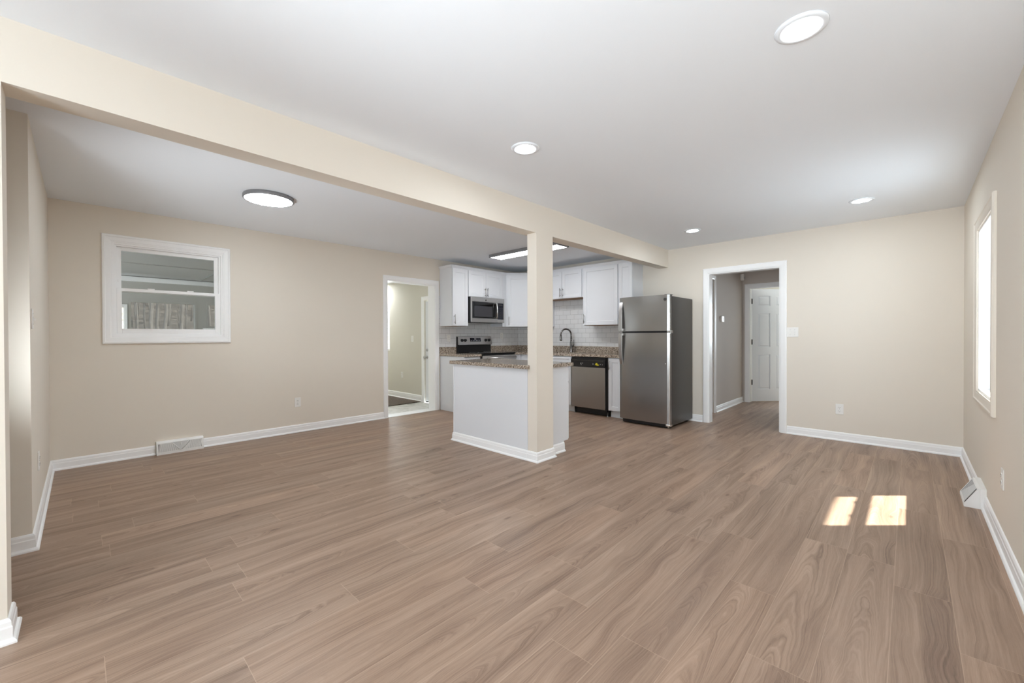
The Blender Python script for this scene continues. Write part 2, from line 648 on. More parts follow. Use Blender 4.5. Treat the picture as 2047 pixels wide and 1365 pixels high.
# walls
bm = new()
wall_along(bm, 'y', XL - TL, XL, YN - T, YF + T, 0, H, [(D1[0], D1[1], 0.0, D1[2]), (W1[0], W1[1], W1[2], W1[3])])
struct('wall_left', bm, 'wall', 'long cream wall holding the inner window and the doorway', 'wall')
bm = new()
wall_along(bm, 'x', YF, YF + T, XL, XR, 0, H, [(D2[0], D2[1], 0.0, D2[2])])
struct('wall_far', bm, 'wall', 'cream end wall behind the refrigerator and around the hall doorway', 'wall')
bm = new()
wall_along(bm, 'y', XR, XR + 0.16, -2.85, YF + T, 0, H, [(W2[0], W2[1], W2[2], W2[3])])
struct('wall_right', bm, 'wall', 'cream side wall with the bright tall window', 'wall')
bm = new()
add_box(bm, XL, -3.55, YN - T, YN, 0, H)
add_box(bm, -3.55 - T, -3.55, -2.85, YN - T, 0, H)
struct('wall_near', bm, 'wall', 'short cream return wall with a switch at the left edge', 'wall')
bm = new()
wall_along(bm, 'x', -2.85, -2.73, -3.55, XR, 0, H, [(-1.7, -0.5, 0.85, 2.05)])
struct('wall_back', bm, 'wall', 'cream wall behind the photographer', 'wall')
bm = new()
add_box(bm, XB2, XB, -2.73, -0.207, 0, H)
struct('wall_stub', bm, 'wall', 'end of a cream partition carrying the beam at the left edge', 'wall')

# beam with a slight sag, resting on the column and on both walls
bm = new()
ys = [-0.207, 0.36, 1.6, 3.0, 3.25, 4.6, YF]
zs = [2.187, 2.180, 2.172, 2.168, 2.172, 2.178, 2.184]
secs = []
for yv, zv in zip(ys, zs):
    secs.append([bm.verts.new(c) for c in ((XB, yv, zv), (XB, yv, H), (XB2, yv, H), (XB2, yv, zv))])
for a, b in zip(secs[:-1], secs[1:]):
    for k in range(4):
        bm.faces.new((a[k], a[(k + 1) % 4], b[(k + 1) % 4], b[k]))
bm.faces.new(secs[0]); bm.faces.new(secs[-1][::-1])
bmesh.ops.recalc_face_normals(bm, faces=bm.faces[:])
struct('ceiling_beam', bm, 'wall', 'boxed cream beam running across the ceiling to the end wall', 'beam')

CX0, CX1, CY0, CY1 = -2.650, -2.535, 2.975, 3.222   # column
bm = new()
add_box(bm, CX0, CX1, CY0, CY1, 0, 2.1705)
struct('column', bm, 'wall', 'square cream column holding up the beam at the island corner', 'column')

# ------------------------------------------------------------------ skirting
BB = [(0, 0), (.026, 0), (.026, .008), (.021, .015), (.014, .019), (.014, .062), (.0115, .067), (.0105, .083), (.006, .092), (0, .095)]
UP = (0, 0, 1)


def baseboard(name, label, paths, flip=1):
    bm = new()
    for p in paths:
        add_sweep(bm, [(a, b, 0) for a, b in p], BB, UP, flip=flip)
    return struct(name, bm, 'trim', label, 'baseboard')


VY0, VY1 = 0.522, 0.908
baseboard('baseboard_left', 'white baseboard along the wall under the inner window, cut around the floor vent',
          [[(XL, D1[0] - .060), (XL, VY1 + .004)], [(XL, VY0 - .004), (XL, YN), (-3.55, YN), (-3.55, -2.73)]], flip=1)
baseboard('baseboard_far', 'white baseboard along the end wall on both sides of the hall doorway',
          [[(XR, 2.0), (XR, YF), (D2[1] + .072, YF)], [(D2[0] - .072, YF), (-2.92, YF)]], flip=1)
baseboard('baseboard_right', 'white baseboard along the side wall under the bright window',
          [[(XR, -2.73), (XR, 2.0)]], flip=1)
baseboard('baseboard_stub', 'white baseboard wrapped around the partition end at the left edge',
          [[(XB, -2.73), (XB, -0.207), (XB2, -0.207), (XB2, -2.73)]], flip=-1)

# ------------------------------------------------------------------ door casings
CAS = [(0, 0), (.064, 0), (.064, .010), (.060, .016), (.052, .018), (.012, .013), (.006, .011), (0, .009)]


def casing_door(name, label, axis, plane, a0, a1, zt, nrm, depth, w=1.0):
    prof = [(a * w, b) for a, b in CAS]
    bm = new()
    if axis == 'y':
        path = [(plane, a0, 0), (plane, a0, zt), (plane, a1, zt), (plane, a1, 0)]
        n = Vector((nrm, 0, 0))
    else:
        path = [(a0, plane, 0), (a0, plane, zt), (a1, plane, zt), (a1, plane, 0)]
        n = Vector((0, nrm, 0))
    # choose the flip so that the profile grows away from the opening
    t = (Vector(path[1]) - Vector(path[0])).normalized()
    s = n.cross(t)
    away = (Vector(path[0]) - Vector(path[-1])).normalized()
    add_sweep(bm, path, prof, n, flip=1 if s.dot(away) > 0 else -1)
    r = struct(name, bm, 'trim', label, 'door frame')
    # jamb lining
    bm = new()
    j = .011
    p0, p1 = sorted((plane, plane - nrm * depth))
    if axis == 'y':
        add_box(bm, p0, p1, a0, a0 + j, 0, zt); add_box(bm, p0, p1, a1 - j, a1, 0, zt); add_box(bm, p0, p1, a0 + j, a1 - j, zt - j, zt)
    else:
        add_box(bm, a0, a0 + j, p0, p1, 0, zt); add_box(bm, a1 - j, a1, p0, p1, 0, zt); add_box(bm, a0 + j, a1 - j, p0, p1, zt - j, zt)
    obj('jamb', bm, 'trim', r)
    return r


casing_door('door_1', 'white cased opening to the mudroom beside the kitchen cabinets', 'y', XL, D1[0], D1[1], D1[2], 1, TL)
casing_door('door_2', 'white cased opening to the hall right of the refrigerator', 'x', YF, D2[0], D2[1], D2[2], -1, T, 1.08)

# ------------------------------------------------------------------ windows (double hung), local: x along, y outwards, z up
WCAS = [(0, 0), (.095, 0), (.095, .012), (.088, .020), (.070, .022), (.062, .017), (.020, .013), (.012, .010), (0, .010)]


def double_hung(name, label, loc, rz, w, h, depth, casew, mat_case, stool=False, rail=None):
    """origin: lower corner of the opening on the room face of the wall"""
    root = thing(name, label, 'window', loc, rz, kind='structure')
    bm = new()
    k = casew / .095
    add_sweep(bm, [(0, 0, 0), (0, 0, h), (w, 0, h), (w, 0, 0)], [(a * k, b) for a, b in WCAS], (0, -1, 0), closed=True, flip=1)
    obj('casing', bm, mat_case, root)
    bm = new()
    f = .016
    for a in ((0, f, 0, h), (w - f, w, 0, h), (f, w - f, 0, f), (f, w - f, h - f, h)):
        add_box(bm, a[0], a[1], 0, depth, a[2], a[3])
    # stops
    g = .030
    for a in ((f, g, f, h - f), (w - g, w - f, f, h - f), (g, w - g, f, g), (g, w - g, h - g, h - f)):
        add_box(bm, a[0], a[1], depth - .085, depth - .02, a[2], a[3])
    obj('frame', bm, 'trim', root)
    mid = rail if rail else h * .5
    st = .036
    for nm, z0, z1, y0 in (('upper_sash', mid - .018, h - g, depth - .050), ('lower_sash', g, mid + .018, depth - .088)):
        bm = new()
        y1 = y0 + .032
        bot = .030 if nm == 'upper_sash' else .044
        top = .036 if nm == 'upper_sash' else .030
        add_box(bm, g, g + st, y0, y1, z0, z1, .002)
        add_box(bm, w - g - st, w - g, y0, y1, z0, z1, .002)
        add_box(bm, g + st, w - g - st, y0, y1, z0, z0 + bot, .002)
        add_box(bm, g + st, w - g - st, y0, y1, z1 - top, z1, .002)
        s = obj(nm, bm, 'trim', root)
        bm = new()
        add_box(bm, g + st - .004, w - g - st + .004, y0 + .014, y0 + .018, z0 + bot - .004, z1 - top + .004)
        obj('pane', bm, 'glass', s)
        if nm == 'lower_sash':
            for q in (.32, .68):
                bm = new()
                add_box(bm, w * q - .028, w * q + .028, y0 - .004, y0 + .022, z1, z1 + .010, .003)
                obj('sash_lock', bm, 'trim', s)
        else:
            for q in (g + .010, w - g - .020):
                bm = new()
                add_box(bm, q, q + .010, y0 - .005, y0, z0 + .10, z0 + .125, .002)
                obj('tilt_latch', bm, 'trim', s)
    if stool:
        pass
    return root


# left window faces +X : local x -> +Y
double_hung('window_1', 'white double hung inner window looking into the grey sunroom', (XL, W1[0], W1[2]), pi / 2,
            W1[1] - W1[0], W1[3] - W1[2], .105, .074, 'trim')
# right window faces -X : local x -> -Y
double_hung('window_2', 'tall bright double hung window on the side wall above the floor vent', (XR, W2[1], W2[2]), -pi / 2,
            W2[1] - W2[0], W2[3] - W2[2], 0.15, .080, 'wall', rail=0.645)
# roof edge outside that window
bm = new()
add_box(bm, XR + 0.16, XR + 0.475, 2.2, 6.6, 2.44, 2.60)
struct('roof_eave', bm, 'siding', 'roof overhang outside the side window', 'roof')

# ------------------------------------------------------------------ mudroom beyond the left doorway
MY = 4.31
bm = new(); add_box(bm, -8.72, XL - .0, 2.55, MY, -0.10, -0.001)
struct('floor_mudroom', bm, 'marble', 'pale stone tile floor of the mudroom', 'floor')
bm = new(); add_box(bm, XL - TL - .006, XL + .010, D1[0] + .014, D1[1] - .014, -.001, .008, .003)
struct('threshold', bm, 'trim', 'white threshold strip across the mudroom doorway', 'threshold')
bm = new(); add_box(bm, -8.6, XL - TL, 2.55, MY, 2.262, 2.36)
struct('ceiling_mudroom', bm, 'ceil', 'white mudroom ceiling', 'ceiling')
bm = new()
wall_along(bm, 'x', MY, MY + T, -8.72, XL - TL, 0, 2.36, [(-6.345, -5.70, 0, 1.845), (-8.50, -7.545, .915, 1.745)])
struct('wall_mudroom_back', bm, 'mudwall', 'pale green grey mudroom wall with a switch and outlet', 'wall')
bm = new(); wall_along(bm, 'y', -8.72, -8.6, 2.55, MY, 0, 2.36)
struct('wall_mudroom_side', bm, 'mudwall', 'far side wall of the mudroom', 'wall')
bm = new(); add_box(bm, -8.6, XL - TL, 2.43, 2.55, 0, 2.36)
struct('wall_mudroom_front', bm, 'mudwall', 'wall between mudroom and sunroom', 'wall')
bm = new(); add_sweep(bm, [(-6.425, MY, 0), (-8.6, MY, 0)], [(a, b * 1.25) for a, b in BB], UP, flip=1)
struct('baseboard_mudroom', bm, 'trim', 'white baseboard of the mudroom', 'baseboard')
bm = new(); add_box(bm, -8.55, -6.42, 2.62, MY - .03, 0, .014, .004)
tag(obj('rug', bm, 'rug'), 'grey brown carpet rug on the mudroom tiles', 'rug')
# mudroom window seen edge on
root = thing('window_3', 'narrow slice of a bright mudroom window', 'window', (-8.50, MY, .915), 0, kind='structure')
bm = new(); wd, hh = .955, .83
for a in ((0, .04, 0, hh), (wd - .016, wd, 0, hh), (.04, wd - .022, 0, .04), (.04, wd - .022, hh - .04, hh), (.04, wd - .022, .470, .505)):
    add_box(bm, a[0], a[1], .0, .07, a[2], a[3])
obj('sash', bm, 'trim', root)
bm = new(); add_box(bm, .03, wd - .015, .04, .044, .03, hh - .03)
obj('pane', bm, 'glass', root)
# mudroom exterior door
root = thing('door_4', 'white mudroom entry door with a round knob, mostly hidden by the jamb', 'door', (-6.345, MY, 0), 0, kind='structure')
bm = new()
add_sweep(bm, [(0, 0, 0), (0, 0, 1.845), (.645, 0, 1.845), (.645, 0, 0)], [(a * 1.1, b) for a, b in CAS], (0, -1, 0), flip=1)
obj('casing', bm, 'trim', root)
bm = new()
dz0, dz1 = .025, 1.83
for a in ((.001, .14, dz0, dz1), (.535, .644, dz0, dz1), (.14, .535, dz0, .93), (.14, .535, 1.72, dz1)):
    add_box(bm, a[0], a[1], .03, .07, a[2], a[3])
sl = obj('slab', bm, 'door', root)
bm = new(); add_box(bm, .13, .545, .048, .052, .92, 1.73)
obj('pane', bm, 'glass', sl)
bm = new(); add_lathe(bm, [(.026, 0), (.026, -.008), (.010, -.012), (.010, -.035), (.024, -.045), (.029, -.060), (.022, -.074), (0, -.077)], (.052, .03, .82), 'y', 24)
obj('knob', bm, 'nickel', sl)
bm = new(); add_lathe(bm, [(.026, 0), (.024, -.014), (.012, -.018), (0, -.018)], (.052, .03, .948), 'y', 24)
obj('deadbolt', bm, 'nickel', sl)
bm = new(); add_box(bm, .001, .644, .03, .07, .0, .025)
obj('bottom_sweep', bm, 'black', root)

# ------------------------------------------------------------------ sunroom behind the left window
SX = -8.5
bm = new(); add_box(bm, SX - .1, XL - TL, -1.6, 2.43, -.10, -.001)
struct('floor_sunroom', bm, 'marble', 'sunroom floor behind the inner window', 'floor')
bm = new(); add_box(bm, SX - .1, XL - TL, -1.6, 2.43, 2.13, 2.20)
sc_ = struct('ceiling_sunroom', bm, 'sunceil', 'panelled grey sunroom ceiling seen through the inner window', 'ceiling')
for k, (x0, x1, y0, y1) in enumerate(((SX, XL - TL, 1.36, 1.385), (-7.03, -7.005, -1.6, 2.43), (SX, XL - TL, 0.14, 0.165))):
    bm = new(); add_box(bm, x0, x1, y0, y1, 2.118, 2.13, .002)
    obj('batten', bm, 'sunwall', sc_)
SW = [(0.385, 0.452, 0.95, 1.655), (0.500, 1.330, 0.78, 1.765), (1.46, 2.30, 1.345, 1.765)]
bm = new()
wall_along(bm, 'y', SX - .1, SX, -1.6, 2.43, 0, 2.2, SW)
struct('wall_sunroom_far', bm, 'sunwall', 'grey sunroom wall with woodland windows', 'wall')
bm = new(); wall_along(bm, 'x', -1.72, -1.6, SX, XL - TL, 0, 2.2, [(-8.1, -6.6, .8, 1.7)])
struct('wall_sunroom_side', bm, 'sunwall', 'sunroom side wall', 'wall')
bm = new(); add_box(bm, SX, SX + .035, -1.6, 2.43, 2.045, 2.115, .008)
struct('trim_1', bm, 'trim', 'pale moulding band under the sunroom ceiling', 'trim')
for i, (y0, y1, z0, z1) in enumerate(SW[1:]):
    root = thing('window_%d' % (5 + i), ('screened sunroom window showing bare woods' if i == 0 else 'smaller sunroom window with a pale sill'),
                 'window', (SX, y0, z0), pi / 2, kind='structure')
    w_, h_ = y1 - y0, z1 - z0
    bm = new()
    for a in ((0, .03, 0, h_), (w_ - .03, w_, 0, h_), (.03, w_ - .03, 0, .03), (.03, w_ - .03, h_ - .03, h_)):
        add_box(bm, a[0], a[1], -.012, .08, a[2], a[3])
    obj('frame', bm, 'sunwall', root)
    bm = new(); add_box(bm, .02, w_ - .02, .05, .052, .02, h_ - .02)
    obj('insect_screen', bm, 'screen', root)
    if i == 1:
        bm = new(); add_box(bm, -.05, w_ + .05, -.07, .0, -.02, .0, .004)
        obj('sill', bm, 'trim', root)
# narrow white framed window at the left of the view, standing on a return
bm = new()
add_box(bm, SX, SX + .04, .452, .486, .93, 1.69)
add_box(bm, SX, SX + .04, .340, .452, 1.655, 1.69)
add_box(bm, SX, SX + .04, .340, .452, .93, .955)
struct('trim_2', bm, 'trim', 'white upright frame beside the woodland window of the sunroom', 'trim')

# woods outside the sunroom
bm = new()
nx, ny = 24, 30
gv = []
for i in range(nx + 1):
    rowv = []
    for j in range(ny + 1):
        px = SX - .4 - i * 1.1
        py = -12 + j * 1.2
        hz = -.5 + max(0, i - 3) * 0.32 + .25 * sin(px * .7 + py * .5) * min(1, i / 4)
        rowv.append(bm.verts.new((px, py, hz)))
    gv.append(rowv)
for i in range(nx):
    for j in range(ny):
        bm.faces.new((gv[i][j], gv[i][j + 1], gv[i + 1][j + 1], gv[i + 1][j]))
bmesh.ops.recalc_face_normals(bm, faces=bm.faces[:])
struct('ground', bm, 'ground', 'leaf covered wooded slope outside the sunroom', 'ground')


def ground_z(px):
    i = (SX - .4 - px) / 1.1
    return -.6 + max(0, i - 3) * 0.32


rng = random.Random(11)
for k in range(70):
    ci, cj = k % 7, k // 7
    px = SX - 7.0 - ci * 2.6 - ((cj * 7) % 10) * .25
    py = -px * (.108 + .064 * (cj - 4.5) / 4.5) + rng.uniform(-.08, .08)
    bz = ground_z(px) - .3
    hgt = rng.uniform(4, 6)
    lean = Vector((rng.uniform(-.015, .015), rng.uniform(-.03, .03), 1))
    r0 = rng.uniform(.02, .06)
    bm = new()
    trunk = [Vector((px, py, bz)) + lean * (hgt * q) + Vector((0, .05 * sin(q * 9 + k), 0)) for q in (0, .2, .4, .6, .8, 1)]
    add_tube(bm, trunk, [r0, r0 * .9, r0 * .75, r0 * .6, r0 * .4, r0 * .15], 8)
    for q in range(16):
        f_ = rng.uniform(.08, .7)
        b0 = Vector((px, py, bz)) + lean * (hgt * f_)
        dr = Vector((rng.uniform(-.5, .5), rng.uniform(-.5, .5), rng.uniform(.4, 1.2))).normalized()
        ln = rng.uniform(.12, .30)
        rb = max(.006, r0 * .2)
        add_tube(bm, [b0, b0 + dr * ln * .5 + Vector((0, 0, .08)), b0 + dr * ln + Vector((0, 0, .3))], [rb, rb * .7, rb * .3], 4)
    tag(obj('tree', bm, 'bark'), 'thin bare tree in the woods seen through the inner window', 'tree', 'bare trees beyond the sunroom')

# ------------------------------------------------------------------ hall and bedroom beyond the far doorway
HX, HY = -2.175, 8.25
bm = new()
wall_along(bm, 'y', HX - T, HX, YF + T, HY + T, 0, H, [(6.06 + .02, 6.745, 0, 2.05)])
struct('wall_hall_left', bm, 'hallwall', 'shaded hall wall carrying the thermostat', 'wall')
bm = new()
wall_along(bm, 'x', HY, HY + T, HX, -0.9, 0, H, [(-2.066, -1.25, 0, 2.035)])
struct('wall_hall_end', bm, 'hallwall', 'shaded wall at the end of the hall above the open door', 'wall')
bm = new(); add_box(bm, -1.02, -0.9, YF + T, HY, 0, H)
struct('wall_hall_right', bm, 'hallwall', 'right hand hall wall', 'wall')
bm = new(); add_sweep(bm, [(HX, HY, 0), (HX, 6.815, 0)], BB, UP, flip=1)
struct('baseboard_hall', bm, 'trim', 'white baseboard along the hall wall under the thermostat', 'baseboard')
bm = new()
add_sweep(bm, [(HX, 6.08, 0), (HX, 6.08, 2.05), (HX, 6.745, 2.05), (HX, 6.745, 0)], CAS, (1, 0, 0), flip=1 if Vector((1, 0, 0)).cross(Vector((0, 0, 1))).dot(Vector((0, -1, 0))) > 0 else -1)
dcl = struct('door_5', bm, 'trim', 'white closet door and casing just inside the hall', 'door')
bm = new(); add_box(bm, HX - .045, HX - .01, 6.085, 6.74, .01, 2.045)
obj('slab', bm, 'door', dcl)
casing_door('trim_3', 'white casing around the bedroom door at the end of the hall', 'x', HY, -2.066, -1.25, 2.035, -1, T, 1.12)

# open six panel door
DW, DH, DT = 0.785, 2.015, 0.035
droot = thing('door_3', 'white six panel door standing ajar at the end of the hall', 'door', (-2.048, HY + T + .004, 0.008), radians(47), kind='structure')
bm = new()
sx = [0, .115, .115 + .222, .115 + .222 + .111, DW - .115, DW]
rows = [(.215, .84), (.975, 1.585), (1.715, 1.895)]
# stiles / rails around recessed raised panels, local x along the door, y = thickness (front at y=0)
add_box(bm, 0, DW, .0145, DT - .0145, 0, DH)
for x0, x1 in ((0, .115), (.337, .448), (DW - .115, DW)):
    add_box(bm, x0, x1, 0, .0145, 0, DH); add_box(bm, x0, x1, DT - .0145, DT, 0, DH)
zz = [0] + [z for r in rows for z in r] + [DH]
for z0, z1 in ((zz[0], zz[1]), (zz[2], zz[3]), (zz[4], zz[5]), (zz[6], zz[7])):
    for x0, x1 in ((.115, .337), (.448, DW - .115)):
        add_box(bm, x0, x1, 0, .0145, z0, z1); add_box(bm, x0, x1, DT - .0145, DT, z0, z1)
slab = obj('slab', bm, 'door', droot)
for x0, x1 in ((.115, .337), (.448, DW - .115)):
    for z0, z1 in rows:
        bm = new()
        v = []
        for m_, d_ in ((.012, .0145), (.030, .002)):
            v.append([bm.verts.new(c) for c in ((x0 + m_, d_, z0 + m_), (x1 - m_, d_, z0 + m_), (x1 - m_, d_, z1 - m_), (x0 + m_, d_, z1 - m_))])
        for k in range(4):
            bm.faces.new((v[0][k], v[0][(k + 1) % 4], v[1][(k + 1) % 4], v[1][k]))
        bm.faces.new(v[1]); bm.faces.new(v[0][::-1])
        bmesh.ops.recalc_face_normals(bm, faces=bm.faces[:])
        obj('panel', bm, 'door', slab)
bm = new(); add_lathe(bm, [(.026, 0), (.026, -.006), (.010, -.010), (.010, -.034), (.026, -.044), (.026, -.062), (0, -.068)], (DW - .065, 0, .93), 'y', 20)
obj('knob', bm, 'bronze', slab)
for hz in (.350, 1.075, 1.804):
    bm = new()
    add_box(bm, -.030, .004, -.008, .006, hz - .045 - .008, hz + .045 - .008, .002)
    add_tube(bm, [(-.010, -.010, hz - .055), (-.010, -.010, hz + .040)], .006, 10)
    obj('hinge', bm, 'bronze', droot)
# bedroom shell
bm = new(); add_box(bm, -3.4, 0.6, 8.36, 11.6, -.1, 0)
struct('floor_bedroom', bm, 'floor', 'plank floor of the bedroom beyond the hall', 'floor')
bm = new()
add_box(bm, -3.4, -3.3, HY + T, 11.6, 0, H); add_box(bm, .5, .6, HY + T, 11.6, 0, H); add_box(bm, -3.3, .5, 11.5, 11.6, 0, H)
add_box(bm, -3.3, HX - T, HY, HY + T, 0, H); add_box(bm, -.9, .5, HY, HY + T, 0, H)
struct('wall_bedroom', bm, 'mudwall', 'bright bedroom walls beyond the open door', 'wall')
bm = new(); add_box(bm, -3.4, .6, 8.4, 11.6, H, H + .1)
struct('ceiling_bedroom', bm, 'ceil', 'bedroom ceiling', 'ceiling')

# ------------------------------------------------------------------ wall plates
def outlet(name, label, loc, rz, group='electrical outlets'):
    r = thing(name, label, 'outlet', loc, rz, group)
    bm = new(); add_box(bm, -.036, .036, -.006, 0, -.058, .058, .003)
    obj('plate', bm, 'plate', r)
    for s in (-.021, .021):
        bm = new()
        add_prism_y(bm, [(.0165 * (1 if abs(cos(a)) < .8 else .9) * cos(a), s + .0145 * sin(a)) for a in [2 * pi * q / 20 for q in range(20)]], -.0085, -.005)
        rc = obj('receptacle', bm, 'plate', r)
        bm = new()
        add_box(bm, -.008, -.0058, -.0092, -.008, s - .002, s + .007)
        add_box(bm, .0058, .008, -.0092, -.008, s - .001, s + .006)
        add_lathe(bm, [(.0024, -.0080), (.0024, -.0092)], (0, 0, s - .0075), 'y', 10)
        obj('slots', bm, 'slot', rc)
    bm = new(); add_lathe(bm, [(.003, -.006), (.003, -.0072), (0, -.0075)], (0, 0, 0), 'y', 10)
    obj('screw', bm, 'mark', r)
    return r


def add_prism_y(bm, pts, y0, y1):
    a = [bm.verts.new((p[0], y0, p[1])) for p in pts]
    b = [bm.verts.new((p[0], y1, p[1])) for p in pts]
    fs = [bm.faces.new(a), bm.faces.new(b[::-1])]
    n = len(pts)
    for i in range(n):
        fs.append(bm.faces.new((a[i], b[i], b[(i + 1) % n], a[(i + 1) % n])))
    bmesh.ops.recalc_face_normals(bm, faces=fs)


def switch(name, label, loc, rz, gangs=1):
    r = thing(name, label, 'light switch', loc, rz, 'light switches')
    w = .036 + .023 * (gangs - 1)
    bm = new(); add_box(bm, -w, w, -.006, 0, -.058, .058, .003)
    obj('plate', bm, 'plate', r)
    for g in range(gangs):
        cx = (g - (gangs - 1) / 2) * .046
        bm = new()
        v = [bm.verts.new(c) for c in ((cx - .0045, -.006, -.011), (cx + .0045, -.006, -.011), (cx + .0045, -.006, .011), (cx - .0045, -.006, .011),
                                       (cx - .0035, -.020, -.010), (cx + .0035, -.020, -.010), (cx + .0035, -.018, -.002), (cx - .0035, -.018, -.002))]
        for q in ((0, 1, 5, 4), (1, 2, 6, 5), (2, 3, 7, 6), (3, 0, 4, 7), (4, 5, 6, 7), (3, 2, 1, 0)):
            bm.faces.new([v[i] for i in q])
        bmesh.ops.recalc_face_normals(bm, faces=bm.faces[:])
        obj('toggle', bm, 'plate', r)
        for s in (-.030, .030):
            bm = new(); add_lathe(bm, [(.003, -.006), (.003, -.0072), (0, -.0075)], (cx, 0, s), 'y', 10)
            obj('screw', bm, 'mark', r)
    return r


# local front is -y.  left wall (faces +X): rz=+90 ; right wall (faces -X): rz=-90 ; far wall: 0 ; near wall (faces +Y): 180
outlet('wall_outlet', 'white outlet low on the wall between the inner window and the doorway', (XL, 1.878, .375), pi / 2)
outlet('wall_outlet', 'white outlet low on the end wall right of the hall doorway', (-.572, YF, .354), 0)
outlet('wall_outlet', 'white outlet on the side wall near the angled floor vent', (XR, 3.56, .385), -pi / 2)
outlet('wall_outlet', 'white outlet low on the short return wall below the switch', (-4.03, YN, .405), pi)
outlet('wall_outlet', 'white outlet on the mudroom wall above its baseboard', (-7.094, MY, .454), 0)
switch('light_switch', 'double white light switch right of the hall doorway', (-1.020, YF, 1.229), 0, 2)
switch('light_switch', 'single white light switch on the short return wall at far left', (-3.655, YN, 1.302), pi, 1)
switch('light_switch', 'white light switch on the mudroom wall beside the entry door', (-6.725, MY, 1.150), 0, 1)

th = thing('thermostat', 'small white thermostat on the hall wall', 'thermostat', (HX, 7.10, 1.455), pi / 2)
bm = new(); add_box(bm, -.058, .058, -.026, 0, -.048, .048, .006)
obj('case', bm, 'plate', th)
bm = new(); add_box(bm, .008, .034, -.0285, -.025, -.026, .026, .002)
obj('screen', bm, 'rimdark', th)
ms = thing('motion_sensor', 'white motion sensor high in the corner of the hall', 'sensor', (HX, 8.16, 2.225), pi / 2)
bm = new()
add_prism(bm, [(-.033, 0), (.033, 0), (.033, -.030), (.018, -.052), (-.018, -.052), (-.033, -.030)], -.055, .055, .006)
obj('housing', bm, 'plate', ms)
bm = new(); add_lathe(bm, [(.018, -.050), (.015, -.060), (0, -.063)], (0, 0, -.012), 'y', 18)
obj('lens', bm, 'mark', ms)

# ------------------------------------------------------------------ ceiling lights
def downlight(label, x, y):
    r = thing('recessed_ceiling_light', label, 'ceiling light', (x, y, H), 0, 'recessed ceiling lights')
    bm = new()
    add_lathe(bm, [(.060, -.003), (.065, -.0072), (.078, -.0085), (.090, -.006), (.0935, 0), (.060, 0), (.060, -.003)], seg=56, caps=False)
    obj('trim_ring', bm, 'ceil', r)
    bm = new(); add_lathe(bm, [(0, -.0050), (.045, -.0049), (.0605, -.0040), (.0605, -.001), (0, -.001)], seg=56, caps=False)
    obj('lens', bm, 'lampdown', r)
    return r


downlight('large looking recessed ceiling light at the top right, nearest the camera', -.322, 2.037)
downlight('round recessed ceiling light beside the middle of the beam', -1.846, 2.055)
downlight('small recessed ceiling light near the end wall, left of the other far one', -1.866, 5.045)
downlight('small recessed ceiling light near the bright window corner', -.327, 5.020)

r = thing('round_ceiling_light', 'round flush ceiling light with a dark grey rim over the dining area', 'ceiling light', (-4.12, 1.170, H))
bm = new(); add_lathe(bm, [(.182, 0), (.196, 0), (.199, -.006), (.199, -.031), (.195, -.034), (.187, -.034), (.185, -.028), (.182, 0)], seg=72, caps=False)
obj('rim', bm, 'rimdark', r)
bm = new(); add_lathe(bm, [(0, -.0335), (.15, -.0330), (.1865, -.0315), (.1865, -.004), (0, -.004)], seg=72, caps=False)
obj('diffuser', bm, 'lampround', r)

r = thing('long_ceiling_light', 'long rectangular kitchen ceiling light with dark ends, partly behind the column', 'ceiling light', (-3.985, 4.455, H))
LX, LY = .66, .125
bm = new()
add_box(bm, -LX, LX, -LY, -LY + .012, -.050, 0, .004); add_box(bm, -LX, LX, LY - .012, LY, -.050, 0, .004)
add_box(bm, -LX, -LX + .03, -LY + .012, LY - .012, -.050, 0, .004); add_box(bm, LX - .03, LX, -LY + .012, LY - .012, -.050, 0, .004)
obj('frame', bm, 'rimdark', r)
bm = new(); add_box(bm, -LX + .03, LX - .03, -LY + .012, LY - .012, -.049, -.004)
obj('diffuser', bm, 'lamplong', r)

r = thing('mudroom_ceiling_light', 'small bright recessed light in the mudroom ceiling', 'ceiling light', (-7.78, 4.07, 2.262))
bm = new(); add_lathe(bm, [(.060, 0), (.085, 0), (.083, -.006), (.062, -.008), (.060, 0)], seg=40, caps=False)
obj('trim_ring', bm, 'plate', r)
bm = new(); add_lathe(bm, [(0, -.005), (.061, -.004), (.061, -.001), (0, -.001)], seg=40, caps=False)
obj('lens', bm, 'lampmud', r)

# ------------------------------------------------------------------ floor vents
v = thing('baseboard_vent', 'long white baseboard register under the inner window', 'vent', (XL, .522, 0), pi / 2, 'baseboard vents')
L = .386
bm = new()   # sloped body, local x along the wall, y = -out
prof = [(0, 0), (-.066, 0), (-.066, .020), (-.052, .116), (-.040, .130), (0, .130)]
a = [bm.verts.new((0, p[0], p[1])) for p in prof]
b = [bm.verts.new((L, p[0], p[1])) for p in prof]
bm.faces.new(a[::-1]); bm.faces.new(b)
for i in range(len(prof)):
    bm.faces.new((a[i], a[(i + 1) % len(prof)], b[(i + 1) % len(prof)], b[i]))
bmesh.ops.recalc_face_normals(bm, faces=bm.faces[:])
obj('body', bm, 'vent', v)


def face_pt(x, z, off=0.0):
    """point on the sloped front of the register"""
    q = (z - .020) / .096
    return Vector((x, -.066 + .014 * q - off, z + off * .146))


